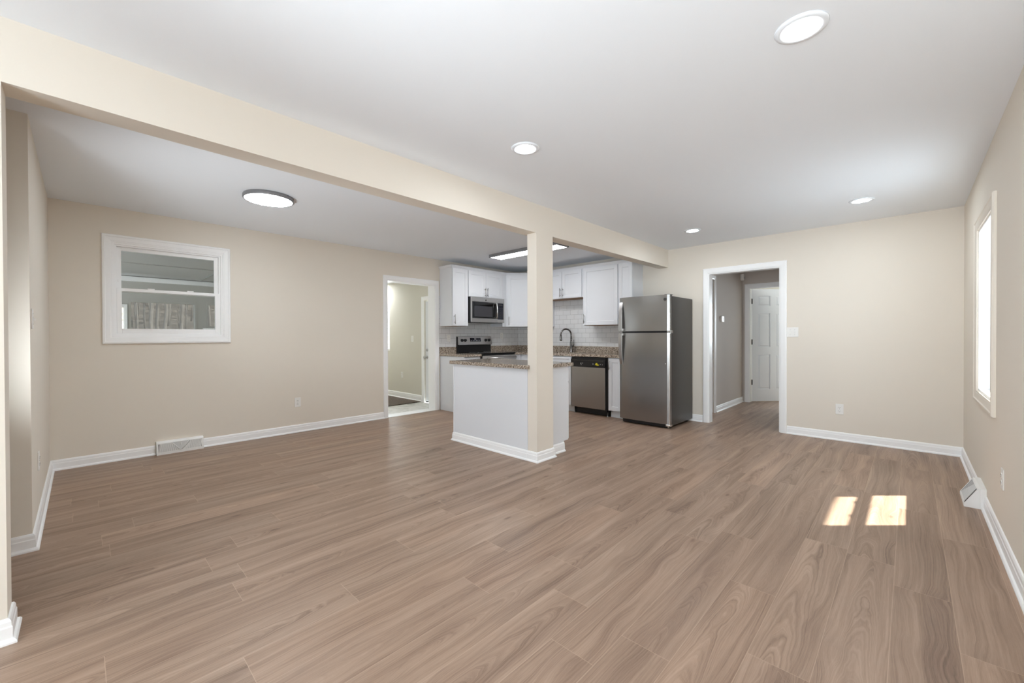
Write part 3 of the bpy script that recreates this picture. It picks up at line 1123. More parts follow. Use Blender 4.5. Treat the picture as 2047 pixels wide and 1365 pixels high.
bm = new()
vv = [bm.verts.new(face_pt(x, z, .0006)) for x, z in ((.014, .028), (L - .018, .028), (L - .018, .108), (.014, .108))]
bm.faces.new(vv)
bmesh.ops.solidify(bm, geom=bm.faces[:], thickness=.0004)
obj('grille_opening', bm, 'ventdark', v)
bm = new()
n_f = 46
tri0, tri1 = .125, .262   # centre V plate
for k in range(n_f):
    x = .014 + (L - .028) * k / (n_f - 1)
    z0, z1 = .026, .110
    if tri0 < x < tri1:
        z1 = .026 + .084 * abs(x - (tri0 + tri1) / 2) / ((tri1 - tri0) / 2)
        if z1 - z0 < .006: continue
    sk = .010
    q = [face_pt(x, z0, .0012), face_pt(x + .0058, z0, .0012), face_pt(x + .0058 + sk, z1, .0012), face_pt(x + sk, z1, .0012)]
    if x + sk + .0058 > L - .008: continue
    vs = [bm.verts.new(p) for p in q]
    ws = [bm.verts.new(p + Vector((0, -.003, 0))) for p in q]
    for i in range(4):
        bm.faces.new((vs[i], vs[(i + 1) % 4], ws[(i + 1) % 4], ws[i]))
    bm.faces.new(ws); bm.faces.new(vs[::-1])
bmesh.ops.recalc_face_normals(bm, faces=bm.faces[:])
obj('louvres', bm, 'vent', v)
bm = new()
c = (tri0 + tri1) / 2
q = [face_pt(tri0, .112, .002), face_pt(tri1, .112, .002), face_pt(c, .026, .002)]
vs = [bm.verts.new(p) for p in q]; ws = [bm.verts.new(p + Vector((0, -.003, 0))) for p in q]
for i in range(3): bm.faces.new((vs[i], vs[(i + 1) % 3], ws[(i + 1) % 3], ws[i]))
bm.faces.new(ws); bm.faces.new(vs[::-1])
bmesh.ops.recalc_face_normals(bm, faces=bm.faces[:])
obj('centre_plate', bm, 'ventdark2', v)
bm = new()
for xa, xb in ((tri0 - .004, c - .003), (tri1 + .004, c + .003)):
    p0, p1 = face_pt(xa, .112, .006), face_pt(xb, .026, .006)
    add_tube(bm, [p0, p1], .0035, 6)
obj('ribs', bm, 'vent', v)
bm = new(); pz = face_pt(c, .088, .006); add_box(bm, c - .004, c + .004, pz.y - .012, pz.y, .076, .100, .0015)
obj('damper_lever', bm, 'vent', v)

# wedge shaped register on the side wall
v = thing('wedge_vent', 'white wedge shaped register standing out from the side wall baseboard', 'vent', (XR, 4.57, 0), -pi / 2, 'baseboard vents')
WL, WD_, WH = .335, .105, .135
bm = new()   # local x 0..WL towards the camera (-Y), y = -out
add_box(bm, 0, WL, -.030, 0, 0, WH + .006, .002)
prof = [(-.030, 0), (-WD_, 0), (-WD_, .018), (-.040, WH), (-.030, WH)]
a = [bm.verts.new((.006, p[0], p[1])) for p in prof]
b = [bm.verts.new((WL - .006, p[0], p[1])) for p in prof]
bm.faces.new(a[::-1]); bm.faces.new(b)
for i in range(len(prof)):
    bm.faces.new((a[i], a[(i + 1) % len(prof)], b[(i + 1) % len(prof)], b[i]))
bmesh.ops.recalc_face_normals(bm, faces=bm.faces[:])
obj('body', bm, 'vent', v)


def wpt(x, q, off):
    """q 0..1 up the sloped face"""
    return Vector((x, -WD_ + (WD_ - .040) * q - off * .87, .018 + (WH - .018) * q + off * .49))


def wquad(bm, pts, off, th=.003):
    vs = [bm.verts.new(wpt(x, q, off)) for x, q in pts]
    ws = [bm.verts.new(wpt(x, q, off + th)) for x, q in pts]
    n = len(vs)
    for i in range(n): bm.faces.new((vs[i], vs[(i + 1) % n], ws[(i + 1) % n], ws[i]))
    bm.faces.new(ws); bm.faces.new(vs[::-1])


bm = new(); wquad(bm, [(.03, .10), (WL - .022, .10), (WL - .022, .93), (.03, .93)], .0002, .0004)
bmesh.ops.recalc_face_normals(bm, faces=bm.faces[:])
obj('grille_opening', bm, 'ventdark', v)
bm = new()
n_ = 27
for k in range(n_):
    x = .034 + (WL - .085) * k / (n_ - 1)
    top = .93 if x > .16 else .10 + .83 * (x - .03) / .13
    if top > .14: wquad(bm, [(x, .10), (x + .0048, .10), (x + .0048, top), (x, top)], .0007, .0006)
for k in range(5):
    x = .050 + k * .022
    q0 = .14 + .83 * (x - .03) / .13
    wquad(bm, [(x, q0), (x + .008, q0), (x + .008, .93), (x, .93)], .0007, .0006)
bmesh.ops.recalc_face_normals(bm, faces=bm.faces[:])
obj('louvres', bm, 'vent', v)
bm = new(); wquad(bm, [(WL - .036, .06), (WL - .024, .06), (WL - .024, .96), (WL - .036, .96)], .0012, .0008)
bmesh.ops.recalc_face_normals(bm, faces=bm.faces[:])
obj('lever_slot', bm, 'black', v)

# ------------------------------------------------------------------ kitchen
def bar_handle(parent, x, z, vertical=True, length=.150, y=-.0):
    """local coordinates of the parent, front at -y"""
    bm = new()
    h = length / 2
    if vertical:
        add_tube(bm, [(x, y - .030, z - h), (x, y - .030, z + h)], .0055, 12)
        for s in (-.048, .048):
            add_tube(bm, [(x, y - .001, z + s), (x, y - .030, z + s)], .0045, 10)
    else:
        add_tube(bm, [(x - h, y - .030, z), (x + h, y - .030, z)], .0055, 12)
        for s in (-.048, .048):
            add_tube(bm, [(x + s, y - .001, z), (x + s, y - .030, z)], .0045, 10)
    return obj('handle', bm, 'nickel', parent)


def shaker(parent, x0, x1, z0, z1, name='door', rail=.058):
    """shaker front standing proud of the carcass: occupies y -0.020..-0.001"""
    bm = new()
    yf, yb = -.020, -.001
    r = min(rail, (x1 - x0) * .3, (z1 - z0) * .3)
    add_box(bm, x0, x0 + r, yf, yb, z0, z1, .0015)
    add_box(bm, x1 - r, x1, yf, yb, z0, z1, .0015)
    add_box(bm, x0 + r, x1 - r, yf, yb, z0, z0 + r, .0015)
    add_box(bm, x0 + r, x1 - r, yf, yb, z1 - r, z1, .0015)
    add_box(bm, x0 + r - .002, x1 - r + .002, yf + .009, yb, z0 + r - .002, z1 - r + .002)
    # small chamfer bead
    fr = [(x0 + r, yf + .009, z0 + r), (x1 - r, yf + .009, z0 + r), (x1 - r, yf + .009, z1 - r), (x0 + r, yf + .009, z1 - r)]
    add_sweep(bm, fr, [(0, 0), (.006, 0), (0, .006)], (0, -1, 0), closed=True, flip=1)
    return obj(name, bm, 'cab', parent)


UB, UT = 1.362, 2.285       # upper cabinets
UD = .318                   # carcass depth


def upper(label, loc, rz, w, z0, z1, doors, hpos, under=True, d=UD, name='wall_cabinet'):
    """doors: list of (x0,x1); hpos: list of (door index, x, z) handles"""
    r = thing(name, label, 'cabinet', loc, rz, 'white upper cabinets')
    bm = new()
    add_box(bm, 0, w, 0, d - .002, z0, z1, .001)
    obj('carcass', bm, 'cab', r)
    if under:
        bm = new(); add_box(bm, .015, w - .015, .015, d - .010, z0 - .003, z0)
        obj('underside', bm, 'cabin', r)
    ds = [shaker(r, a, b, z0 + .004, z1 - .012) for a, b in doors]
    for i, x, z in hpos:
        bar_handle(ds[i], x, z, True, y=-.020)
    return r


XU = XL + UD                       # carcass front plane of left run  (-5.217)
YU = YF - UD                       # carcass front plane of far run   (5.625)
upper('narrow white wall cabinet at the left end of the kitchen run', (XU, 4.062, 0), pi / 2, .322, UB, UT, [(.006, .316)], [(0, .030, UB + .105)])
upper('white two door wall cabinet above the microwave', (XU, 4.386, 0), pi / 2, .80, 1.846, UT, [(.008, .388), (.392, .772)],
      [(0, .366, 1.935), (1, .414, 1.935)], under=False)
# diagonal corner cabinet
A = Vector((XU, 5.188)); A2 = Vector((XU, 5.283)); B = Vector((-4.875, YU))
r = thing('corner_wall_cabinet', 'white diagonal corner wall cabinet between microwave and sink', 'cabinet', (A2.x, A2.y, 0), pi / 4, 'white upper cabinets')
dv = (B - A2)
wdia = dv.length
ang = math.atan2(dv.y, dv.x)
r.rotation_euler = (0, 0, ang)
inv = Matrix.Rotation(-ang, 2)
def loc2(px, py): return inv @ (Vector((px, py)) - A2)
bm = new()
poly = [loc2(XU, 5.2845), loc2(-4.875, YU), loc2(-4.875, YF - .002), loc2(XL + .002, YF - .002), loc2(XL + .002, 5.188), loc2(XU, 5.188)]
add_prism(bm, [(p.x, p.y) for p in poly], UB, UT)
obj('carcass', bm, 'cab', r)
d_ = shaker(r, .022, wdia - .022, UB + .004, UT - .012)
bar_handle(d_, .048, UB + .105, True, y=-.020)

upper('narrow white wall cabinet hidden by the column left of the sink cabinet', (-4.873, YU, 0), 0, .245, UB, UT, [(.006, .239)], [(0, .212, UB + .105)])
upper('short white two door wall cabinet above the sink', (-4.626, YU, 0), 0, .816, 1.822, UT, [(.008, .404), (.410, .800)],
      [(0, .380, 1.922), (1, .432, 1.922)])
upper('tall single door white wall cabinet left of the refrigerator', (-3.808, YU, 0), 0, .640, UB, UT, [(.020, .630)], [(0, .040, UB + .105)])
upper('narrow white wall cabinet behind the refrigerator top', (-3.166, YU, 0), 0, .230, UB, UT, [(.004, .226)], [])

# crown strip along the tops
bm = new()
CR = [(0, 0), (.006, 0), (.010, .012), (.022, .030), (.026, .034), (.026, .040), (0, .040)]
add_sweep(bm, [(XL + .002, 4.062, UT), (XU, 4.062, UT), (XU, A2.y, UT), (B.x, B.y, UT), (-2.936, YU, UT), (-2.936, YF - .002, UT)], CR, UP, flip=-1)
tag(obj('cabinet_crown_moulding', bm, 'cab'), 'white crown strip running along the tops of the upper cabinets', 'moulding')

# backsplash tile
bm = new(); add_box(bm, XL, XL + .008, 4.045, YF, 1.020, 1.86)
struct('backsplash_side', bm, 'tiley', 'white subway tile behind the range', 'backsplash')
bm = new(); add_box(bm, XL + .008, -2.95, YF - .008, YF, 1.020, 1.86)
struct('backsplash_far', bm, 'tilex', 'white subway tile behind the sink', 'backsplash')
outlet('backsplash_outlet', 'white outlet on the tile right of the range', (XL + .008, 5.47, 1.20), pi / 2)
outlet('backsplash_outlet', 'white outlet on the tile left of the range', (XL + .008, 4.235, 1.16), pi / 2)
outlet('backsplash_outlet', 'white outlet on the tile beside the refrigerator', (-3.13, YF - .008, 1.215), 0)

# base cabinets
BZ = .876
XBF = XL + .612         # carcass front of left run (-4.923)
YBF = YF - .612         # carcass front of far run (5.331)


def base(label, loc, rz, w, fronts, handles, d=.610, name='base_cabinet', toe=True, hollow=False):
    r = thing(name, label, 'cabinet', loc, rz, 'white base cabinets')
    bm = new()
    if hollow:
        add_box(bm, 0, .018, 0, d - .002, .105, BZ); add_box(bm, w - .018, w, 0, d - .002, .105, BZ)
        add_box(bm, .018, w - .018, 0, d - .002, .105, .123); add_box(bm, .018, w - .018, d - .014, d - .002, .123, BZ)
        add_box(bm, .018, w - .018, 0, .018, .123, BZ)
    else:
        add_box(bm, 0, w, 0, d - .002, .105, BZ, .001)
    if toe: add_box(bm, 0, w, .070, d - .002, 0, .105)
    obj('carcass', bm, 'cab', r)
    fs = []
    for nm, x0, x1, z0, z1 in fronts:
        fs.append(shaker(r, x0, x1, z0, z1, nm, .056 if nm == 'door' else .034))
    for i, x, z, vert in handles:
        bar_handle(fs[i], x, z, vert, y=-.020)
    return r


base('white base cabinet at the left end beside the range', (XBF, 4.062, 0), pi / 2, .322,
     [('drawer', .006, .316, .715, .865), ('door', .006, .316, .112, .705)], [(0, .161, .790, False), (1, .290, .610, True)])
base('white corner base cabinet right of the range', (XBF, 5.156, 0), pi / 2, .172, [('door', .006, .166, .112, .865)], [])
base('white sink base cabinet left of the dishwasher', (XBF + .002, YBF, 0), 0, 1.100,
     [('false_front', .300, 1.094, .715, .865), ('door', .300, .694, .112, .705), ('door', .700, 1.094, .112, .705)],
     [(1, .664, .610, True), (2, .730, .610, True)], hollow=True)
base('narrow white base cabinet between dishwasher and refrigerator', (-3.172, YBF, 0), 0, .228, [('door', .010, .222, .112, .865)], [(0, .034, .775, True)])
# the corner block that joins the two runs is behind the doors of both

# worktops
TZ0, TZ1 = .8775, .9145
CF = .030
bm = new(); add_box(bm, XL + .001, XBF + .020 + CF, 4.048, 4.384, TZ0, TZ1, .004)
w = tag(obj('countertop', bm, 'granite'), 'short speckled granite worktop left of the range', 'countertop', 'granite worktops')
bm = new(); add_box(bm, XL + .001, XL + .021, 4.048, 4.384, TZ1, 1.0165, .002)
obj('upstand', bm, 'granite', w)
SKX0, SKX1, SKY0, SKY1 = -4.54, -3.88, 5.385, 5.765
bm = new()
xf, yf_ = XBF + .020 + CF, YBF - .020 - CF + .018
add_box(bm, XL + .001, xf, 5.152, YF - .001, TZ0, TZ1, .003)
add_box(bm, xf, SKX0, yf_, YF - .001, TZ0, TZ1, .003)
add_box(bm, SKX1, -2.955, yf_, YF - .001, TZ0, TZ1, .003)
add_box(bm, SKX0, SKX1, yf_, SKY0, TZ0, TZ1, .003)
add_box(bm, SKX0, SKX1, SKY1, YF - .001, TZ0, TZ1, .003)
w = tag(obj('countertop', bm, 'granite'), 'L shaped speckled granite worktop around the sink corner', 'countertop', 'granite worktops')
bm = new(); add_box(bm, XL + .001, XL + .021, 5.152, YF - .001, TZ1, 1.0165, .002); add_box(bm, XL + .021, -2.955, YF - .021, YF - .001, TZ1, 1.0165, .002)
obj('upstand', bm, 'granite', w)

# sink
s = thing('kitchen_sink', 'stainless undermount sink below the faucet', 'sink', (0, 0, 0))
bm = new()
e = .012
zt, zb = TZ0 - .001, .70
add_box(bm, SKX0 - e, SKX0, SKY0 - e, SKY1 + e, zb, zt); add_box(bm, SKX1, SKX1 + e, SKY0 - e, SKY1 + e, zb, zt)
add_box(bm, SKX0, SKX1, SKY0 - e, SKY0, zb, zt); add_box(bm, SKX0, SKX1, SKY1, SKY1 + e, zb, zt)
add_box(bm, SKX0 - e, SKX1 + e, SKY0 - e, SKY1 + e, zb - .01, zb)
obj('basin', bm, 'sink', s)
bm = new(); add_lathe(bm, [(.045, 0), (.045, .004), (.03, .002), (0, .001)], (-4.2, 5.58, zb), seg=24)
obj('drain', bm, 'chrome', s)

# faucet
fx, fy = -4.195, 5.835
fa = thing('kitchen_faucet', 'slate finish gooseneck faucet with a side lever behind the sink', 'faucet', (fx, fy, TZ1), 0)
bm = new()
add_lathe(bm, [(.028, 0), (.028, .006), (.023, .010), (.022, .150), (.019, .185), (.0155, .200)], seg=24)
obj('body', bm, 'faucet', fa)
bm = new()
ddir = Vector((-.42, -.91, 0)).normalized()
pts = [(0, 0, .195), (0, 0, .290)]
R_ = .100
for k in range(1, 15):
    t_ = pi * k / 15 * 1.12
    pts.append(tuple(ddir * (R_ - R_ * cos(t_)) + Vector((0, 0, .298 + R_ * sin(t_)))))
add_tube(bm, pts, .0140, 14)
obj('spout', bm, 'faucet', fa)
p_end = Vector(pts[-1]); p_dir = (p_end - Vector(pts[-2])).normalized()
bm = new()
add_tube(bm, [p_end - p_dir * .004, p_end + p_dir * .012, p_end + p_dir * .075, p_end + p_dir * .086], [.0150, .0190, .0225, .0205], 16)
obj('spray_head', bm, 'faucet', fa)
bm = new()
add_tube(bm, [(.014, 0, .100), (.048, -.004, .112)], [.013, .012], 12)
add_tube(bm, [(.044, -.004, .108), (.058, -.008, .140), (.062, -.012, .215)], [.012, .009, .007], 10)
obj('lever', bm, 'faucet', fa)

# ------------------------------------------------------------------ range : local x along wall (+Y), y depth (0 front)
RX = -4.868
rg = thing('kitchen_range', 'stainless and black electric range under the microwave', 'range', (RX, 4.390, 0), pi / 2)
RW, RDp = .758, RX - XL - .004
bm = new()
add_box(bm, .002, RW - .002, .012, RDp, .09, .905, .002)
add_box(bm, .03, RW - .03, .06, RDp, 0, .09)
obj('body', bm, 'black', rg)
bm = new(); add_box(bm, 0, RW, -.012, RDp - .075, .906, .924, .004)
ct = obj('cooktop', bm, 'blackglass', rg)
for (cx, cy, cr) in ((.20, .17, .105), (.56, .17, .085), (.20, .43, .080), (.56, .43, .105)):
    bm = new(); add_lathe(bm, [(cr - .002, .9242), (cr, .9246), (cr + .002, .9242)], (cx, cy, 0), seg=40, caps=False)
    obj('burner_ring', bm, 'mark', ct)
bm = new(); add_box(bm, .004, RW - .004, -.030, .011, .20, .885, .006)
od = obj('oven_door', bm, 'steelh', rg)
bm = new(); add_box(bm, .06, RW - .06, -.033, -.029, .30, .76, .004)
obj('oven_window', bm, 'blackglass', od)
bm = new()
add_tube(bm, [(.05, -.072, .845), (RW - .05, -.072, .845)], .013, 14)
for q in (.075, RW - .075): add_box(bm, q - .012, q + .012, -.070, -.029, .835, .856, .004)
obj('handle', bm, 'steelh', od)
bm = new(); add_box(bm, .004, RW - .004, -.026, .011, .095, .192, .005)
obj('storage_drawer', bm, 'steelh', rg)
# backguard: black riser and tilted stainless panel
bg0 = RDp - .075
bm = new()
add_box(bm, .002, RW - .002, bg0 + .020, RDp, .906, 1.185, .003)
obj('backguard', bm, 'black', rg)
bm = new()
y0b, y0t = bg0 - .012, bg0 + .020
pr = [(bg0 + .021, 1.055), (y0b, 1.047), (y0b - .002, 1.053), (y0t, 1.190), (bg0 + .040, 1.197), (RDp - .002, 1.197), (RDp - .002, 1.186), (bg0 + .021, 1.186)]
a = [bm.verts.new((0, p[0], p[1])) for p in pr]; b = [bm.verts.new((RW, p[0], p[1])) for p in pr]
bm.faces.new(a[::-1]); bm.faces.new(b)
for i in range(len(pr)): bm.faces.new((a[i], a[(i + 1) % len(pr)], b[(i + 1) % len(pr)], b[i]))
bmesh.ops.recalc_face_normals(bm, faces=bm.faces[:])
cp = obj('control_panel', bm, 'steelh', rg)


def cpt(x, q, off):
    p0 = Vector((x, y0b - .002, 1.053)); p1 = Vector((x, y0t, 1.190))
    n = Vector((0, -(p1.z - p0.z), (p1.y - p0.y))).normalized()
    return p0.lerp(p1, q) + n * off


def cquad(bm, x0, x1, q0, q1, off0, off1):
    vs = [bm.verts.new(cpt(x, q, off0)) for x, q in ((x0, q0), (x1, q0), (x1, q1), (x0, q1))]
    ws = [bm.verts.new(cpt(x, q, off1)) for x, q in ((x0, q0), (x1, q0), (x1, q1), (x0, q1))]
    for i in range(4): bm.faces.new((vs[i], vs[(i + 1) % 4], ws[(i + 1) % 4], ws[i]))
    bm.faces.new(ws); bm.faces.new(vs[::-1])
    bmesh.ops.recalc_face_normals(bm, faces=bm.faces[:])


bm = new(); cquad(bm, .255, .500, .36, .82, 0, .002)
dsp = obj('display', bm, 'display', cp)
bm = new()
cquad(bm, .350, .395, .62, .74, .002, .0026)
for k in range(6): cquad(bm, .275 + k * .036, .292 + k * .036, .44, .50, .002, .0026)
obj('display_marks', bm, 'mark', dsp)
for kx in (.072, .142, .612, .690):
    bm = new()
    c0, c1, c2 = cpt(kx, .52, 0), cpt(kx, .52, .006), cpt(kx, .52, .028)
    add_tube(bm, [c0, c1, c1 + (c2 - c1) * .1, c2], [.027, .026, .021, .019], 20)
    obj('knob', bm, 'black', cp)

# ------------------------------------------------------------------ microwave
MX = -5.125
mw = thing('microwave', 'stainless over the range microwave with a black glass door', 'microwave', (MX, 4.390, 1.425), pi / 2)
MW, MH, MD = .756, .418, MX - XL - .010
bm = new(); add_box(bm, .002, MW - .002, .024, MD, .012, MH - .002, .002)
obj('body', bm, 'black', mw)
bm = new()
dwid = .590
add_box(bm, 0, dwid, 0, .023, 0, .068, .004); add_box(bm, 0, dwid, 0, .023, .338, MH, .004)
add_box(bm, 0, .020, 0, .023, .060, .345, .003)
md = obj('door', bm, 'steelh', mw)
bm = new(); add_box(bm, .020, dwid, .003, .022, .068, .338)
gw = obj('door_glass', bm, 'blackglass', md)
bm = new(); add_box(bm, .065, .470, .0015, .004, .095, .268, .001)
obj('viewing_window', bm, 'smoked', gw)
bm = new()
add_tube(bm, [(.545, -.034, .072), (.545, -.040, .205), (.545, -.034, .336)], .013, 12)
for q in (.086, .322): add_box(bm, .533, .557, -.034, .004, q - .012, q + .012, .004)
obj('handle', bm, 'steelbright', md)
bm = new()
add_box(bm, dwid + .002, MW, 0, .023, 0, .058, .004); add_box(bm, dwid + .002, MW, 0, .023, .338, MH, .004)
add_box(bm, MW - .022, MW, 0, .023, .050, .345, .003)
tr_ = obj('control_surround', bm, 'steelh', mw)
bm = new(); add_box(bm, dwid + .002, MW - .022, .003, .022, .058, .338)
kp = obj('control_panel', bm, 'display', tr_)
bm = new()
for i in range(3):
    for j in range(6):
        add_box(bm, .622 + i * .036, .640 + i * .036, .0022, .0035, .085 + j * .032, .093 + j * .032)
add_box(bm, .622, .712, .0022, .0035, .295, .318)
obj('button_marks', bm, 'darkcase', kp)
bm = new(); add_lathe(bm, [(.014, .0005), (.014, -.002), (.011, -.0028), (0, -.0028)], (.318, 0, .372), 'y', 24)
obj('round_emblem', bm, 'darkcase', md)
bm = new(); add_box(bm, .04, MW - .04, .03, MD - .04, -.004, .012, .003)
un = obj('underside_grease_panel', bm, 'black', mw)
bm = new(); add_lathe(bm, [(.022, .0), (.020, -.006), (0, -.008)], (.25, .09, -.003), seg=20)
obj('task_lamp', bm, 'chrome', un)

# ------------------------------------------------------------------ dishwasher : local x along +X, y depth
dw = thing('dishwasher', 'stainless dishwasher with a black control strip and yellow sticker', 'dishwasher', (-3.816, YBF - .022, 0), 0)
DWW = .640
bm = new(); add_box(bm, .004, DWW - .004, .030, .58, .10, .872); add_box(bm, 0, DWW - .002, .012, .030, .10, .868)
obj('tub', bm, 'black', dw)
bm = new(); add_box(bm, .004, DWW - .030, -.012, .012, .105, .722, .004)
obj('door', bm, 'steel', dw)
bm = new(); add_box(bm, .004, DWW - .030, -.016, .012, .728, .838, .004); add_box(bm, .03, DWW - .03, .002, .028, .842, .870, .002)
cpn = obj('control_panel', bm, 'black', dw)
bm = new(); add_box(bm, .03, DWW - .06, -.0185, -.016, .818, .828, .001)
obj('grip_edge', bm, 'darkcase', cpn)
bm = new()
for q, z0, z1 in ((.185, .765, .785), (.215, .775, .785), (.190, .752, .758), (.40, .765, .782), (.525, .768, .776), (.560, .766, .772)):
    add_box(bm, q, q + .012, -.0168, -.0158, z0, z1)
obj('button_marks', bm, 'mark', cpn)
bm = new()
for q, ww, z0, z1 in ((.452, .030, .758, .790), (.470, .024, .752, .772), (.440, .012, .762, .770), (.498, .010, .756, .768)):
    add_box(bm, q, q + ww, -.0172, -.0158, z0, z1)
obj('sticker', bm, 'yellow', cpn)
bm = new(); add_box(bm, .02, DWW - .012, .075, .10, .006, .10, .003)
obj('toe_panel', bm, 'black', dw)
bm = new()
for q in (.03, DWW - .03): add_lathe(bm, [(.018, 0), (.018, .006), (.008, .010), (.008, .10)], (q, .055, 0), seg=14)
obj('levelling_feet', bm, 'chrome', dw)

# ------------------------------------------------------------------ refrigerator
FX0, FX1 = -2.898, -2.190
FY0, FYB = 5.150, 5.925
fr = thing('refrigerator', 'tall stainless top freezer refrigerator with dark grey sides', 'refrigerator', (FX0, FY0, 0), 0)
FW = FX1 - FX0
bm = new(); add_box(bm, .004, FW - .002, .088, FYB - FY0, .035, 1.700, .005)
obj('cabinet', bm, 'darkcase', fr)
bm = new(); add_box(bm, .030, FW - .030, .050, .20, .012, .060, .004)
obj('toe_grille', bm, 'black', fr)
bm = new()
for q in (.06, FW - .06):
    add_lathe(bm, [(.022, 0), (.022, .012), (.010, .016), (.010, .050)], (q, .13, 0), seg=14)
    add_lathe(bm, [(.022, 0), (.022, .012), (.010, .016), (.010, .050)], (q, .68, 0), seg=14)
obj('feet', bm, 'black', fr)


def fridge_door(name, z0, z1):
    """gently bowed front"""
    bm = new()
    n = 20
    fpts = []
    for i in range(n + 1):
        x = FW * i / n
        q = (2 * i / n - 1)
        bow = .012 * (1 - q * q)
        edge = .010 * max(0, (abs(q) - .94) / .06) ** 2
        fpts.append((x, .014 - bow + edge))
    poly = fpts + [(FW, .078), (0, .078)]
    add_prism(bm, poly, z0, z1, 0)
    for f in bm.faces:
        if abs(f.normal.z) < .5: f.smooth = False
    return obj(name, bm, 'steel', fr)


fz = fridge_door('freezer_door', 1.254, 1.716)
rf = fridge_door('fridge_door', .062, 1.230)
for dd, z0, z1 in ((fz, 1.256, 1.712), (rf, .066, 1.226)):
    bm = new(); add_box(bm, FW - .008, FW + .0006, .007, .022, z0, z1, .003)
    obj('bright_edge_strip', bm, 'steelbright', dd)
bm = new(); add_box(bm, .010, FW - .010, .079, .087, .062, 1.71)
obj('door_gasket', bm, 'black', fr)
# handles : flat curved grips standing off the left edge
def grip(parent, z0, z1, flare_low):
    bm = new()
    n = 14
    rows_ = []
    for i in range(n + 1):
        q = i / n
        z = z0 + (z1 - z0) * q
        far = q if flare_low else 1 - q          # 0 at the door split, 1 at the far end
        off = .044 * (sin(pi * min(1, .12 + .88 * (1 - far))) ** .6 if far < .98 else 0) if False else .046 * (1 - far ** 2.6)
        x0 = .014
        wd = .040 + .010 * (1 - far)
        y = .012 - off
        rows_.append([bm.verts.new(c) for c in ((x0, y - .010, z), (x0 + wd, y - .010, z), (x0 + wd, y + .004, z), (x0, y + .004, z))])
    for a, b in zip(rows_[:-1], rows_[1:]):
        for k in range(4):
            f = bm.faces.new((a[k], a[(k + 1) % 4], b[(k + 1) % 4], b[k]))
    bm.faces.new(rows_[0][::-1]); bm.faces.new(rows_[-1])
    bmesh.ops.recalc_face_normals(bm, faces=bm.faces[:])
    # foot joining the grip to the door at the split end
    zz_ = (z0, z0 + .03) if flare_low else (z1 - .03, z1)
    add_box(bm, .018, .056, -.034, .012, zz_[0], zz_[1], .004)
    return obj('handle', bm, 'steelh', parent)


grip(fz, 1.262, 1.650, True)
grip(rf, .800, 1.226, False)
bm = new()
add_box(bm, FW - .040, FW + .006, .014, .075, 1.238, 1.250, .002)
add_box(bm, FW + .0005, FW + .007, .030, .095, 1.226, 1.262, .002)
obj('middle_hinge', bm, 'chrome', fr)
bm = new()
add_box(bm, FW - .055, FW + .004, .010, .080, .035, .060, .003)
add_lathe(bm, [(.010, .018), (.010, .038)], (FW - .03, .035, 0), seg=12)
obj('bottom_hinge', bm, 'chrome', fr)
bm = new(); add_box(bm, FW - .075, FW - .006, .020, .130, 1.717, 1.722, .002)
obj('top_hinge_cover', bm, 'darkcase', fr)
bm = new()
add_lathe(bm, [(.019, .010), (.019, .0035), (.0165, .002), (.0145, .0035), (0, .0035)], (FW - .060, 0, 1.658), 'y', 32)
obj('round_emblem', bm, 'darkcase', fz)
bm = new(); add_lathe(bm, [(.006, .012), (.006, .004), (.004, .002), (0, .002)], (FW - .052, 0, .834), 'y', 16)
obj('lock_button', bm, 'steelbright', rf)

# ------------------------------------------------------------------ island
IX0, IX1 = -3.790, -2.592
IY0, IY1 = 2.972, 3.545
isl = thing('kitchen_island', 'white panelled island standing against the column', 'island', (0, 0, 0))
bm = new()
g = .002
body = [(IX0, IY0), (CX0 - g, IY0), (CX0 - g, CY1 + g), (IX1, CY1 + g), (IX1, IY1), (IX0, IY1)]
add_prism(bm, body, .105, BZ)
toe = [(IX0, IY0), (CX0 - g, IY0), (CX0 - g, CY1 + g), (IX1, CY1 + g), (IX1, IY1 - .075), (IX0, IY1 - .075)]
add_prism(bm, toe, 0, .105)
obj('body', bm, 'cab', isl)
bm = new(); add_box(bm, IX0 - .004, IX0 + .016, IY0 - .004, IY0 + .012, .09, BZ, .002)
obj('corner_bead', bm, 'cab', isl)
bm = new()
add_sweep(bm, [(IX0, IY1 - .08, 0), (IX0, IY0, 0), (CX0 - .0, IY0, 0)], BB, UP, flip=-1)
add_sweep(bm, [(IX1, CY1 + .03, 0), (IX1, IY1 - .075, 0)], BB, UP, flip=-1)
obj('base_moulding', bm, 'trim', isl)
bm = new()
add_sweep(bm, [(CX0 + .001, CY0, 0), (CX1, CY0, 0), (CX1, CY1, 0), (IX1 + .027, CY1, 0)], BB, UP, flip=-1)
struct('baseboard_column', bm, 'trim', 'white baseboard wrapped around the foot of the column', 'baseboard')
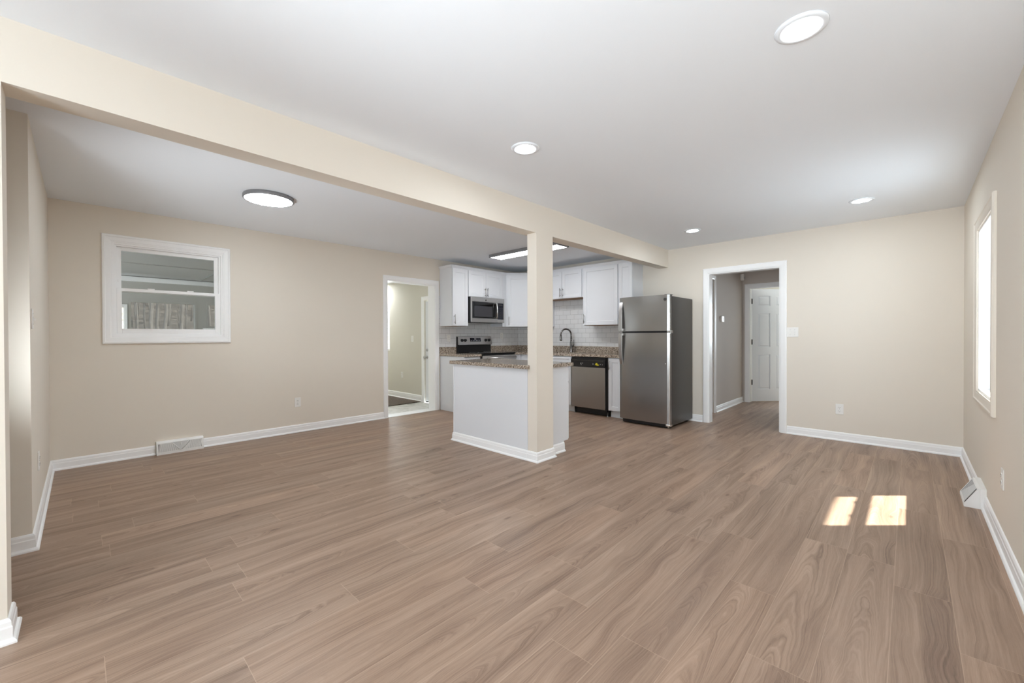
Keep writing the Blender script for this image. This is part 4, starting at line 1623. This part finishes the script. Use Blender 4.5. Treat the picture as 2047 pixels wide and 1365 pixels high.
# doors face the kitchen (+Y)
isd = bpy.data.objects.new('door_bank', None); COL.objects.link(isd); isd.parent = isl
isd.location = (IX1, IY1, 0); isd.rotation_euler = (0, 0, pi)
bpy.data.objects.remove(isd)


def back_front(x0, x1, z0, z1, nm, hx, hz, vert):
    bm = new()
    r = .05
    y0, y1 = IY1 + .001, IY1 + .020
    add_box(bm, x0, x0 + r, y0, y1, z0, z1, .0015); add_box(bm, x1 - r, x1, y0, y1, z0, z1, .0015)
    add_box(bm, x0 + r, x1 - r, y0, y1, z0, z0 + r, .0015); add_box(bm, x0 + r, x1 - r, y0, y1, z1 - r, z1, .0015)
    add_box(bm, x0 + r, x1 - r, y0, y1 - .009, z0 + r, z1 - r)
    d = obj(nm, bm, 'cab', isl)
    bm = new()
    h = .075
    yo = y1 + .030
    if vert:
        add_tube(bm, [(hx, yo, hz - h), (hx, yo, hz + h)], .0055, 12)
        for s in (-.048, .048): add_tube(bm, [(hx, y1, hz + s), (hx, yo, hz + s)], .0045, 10)
    else:
        add_tube(bm, [(hx - h, yo, hz), (hx + h, yo, hz)], .0055, 12)
        for s in (-.048, .048): add_tube(bm, [(hx + s, y1, hz), (hx + s, yo, hz)], .0045, 10)
    obj('handle', bm, 'nickel', d)


xm = (IX0 + IX1) / 2
for x0, x1, hx in ((IX0 + .006, xm - .003, xm - .04), (xm + .003, IX1 - .006, xm + .04)):
    back_front(x0, x1, .715, .865, 'drawer', (x0 + x1) / 2, .79, False)
    back_front(x0, x1, .112, .705, 'door', (x0 if hx > xm else x1) + (.035 if hx > xm else -.035) if False else (x1 - .035 if hx > xm else x0 + .035), .610, True)
bm = new()
top = [(-3.822, 2.935), (-2.618, 2.935), (-2.618, CY0 - .002), (CX0 - .002, CY0 - .002), (CX0 - .002, CY1 + .002), (-2.562, CY1 + .002), (-2.562, 3.605), (-3.822, 3.605)]
add_prism(bm, top, TZ0, TZ1, .004)
tag(obj('island_countertop', bm, 'granite'), 'speckled granite island worktop notched around the column', 'countertop', 'granite worktops')
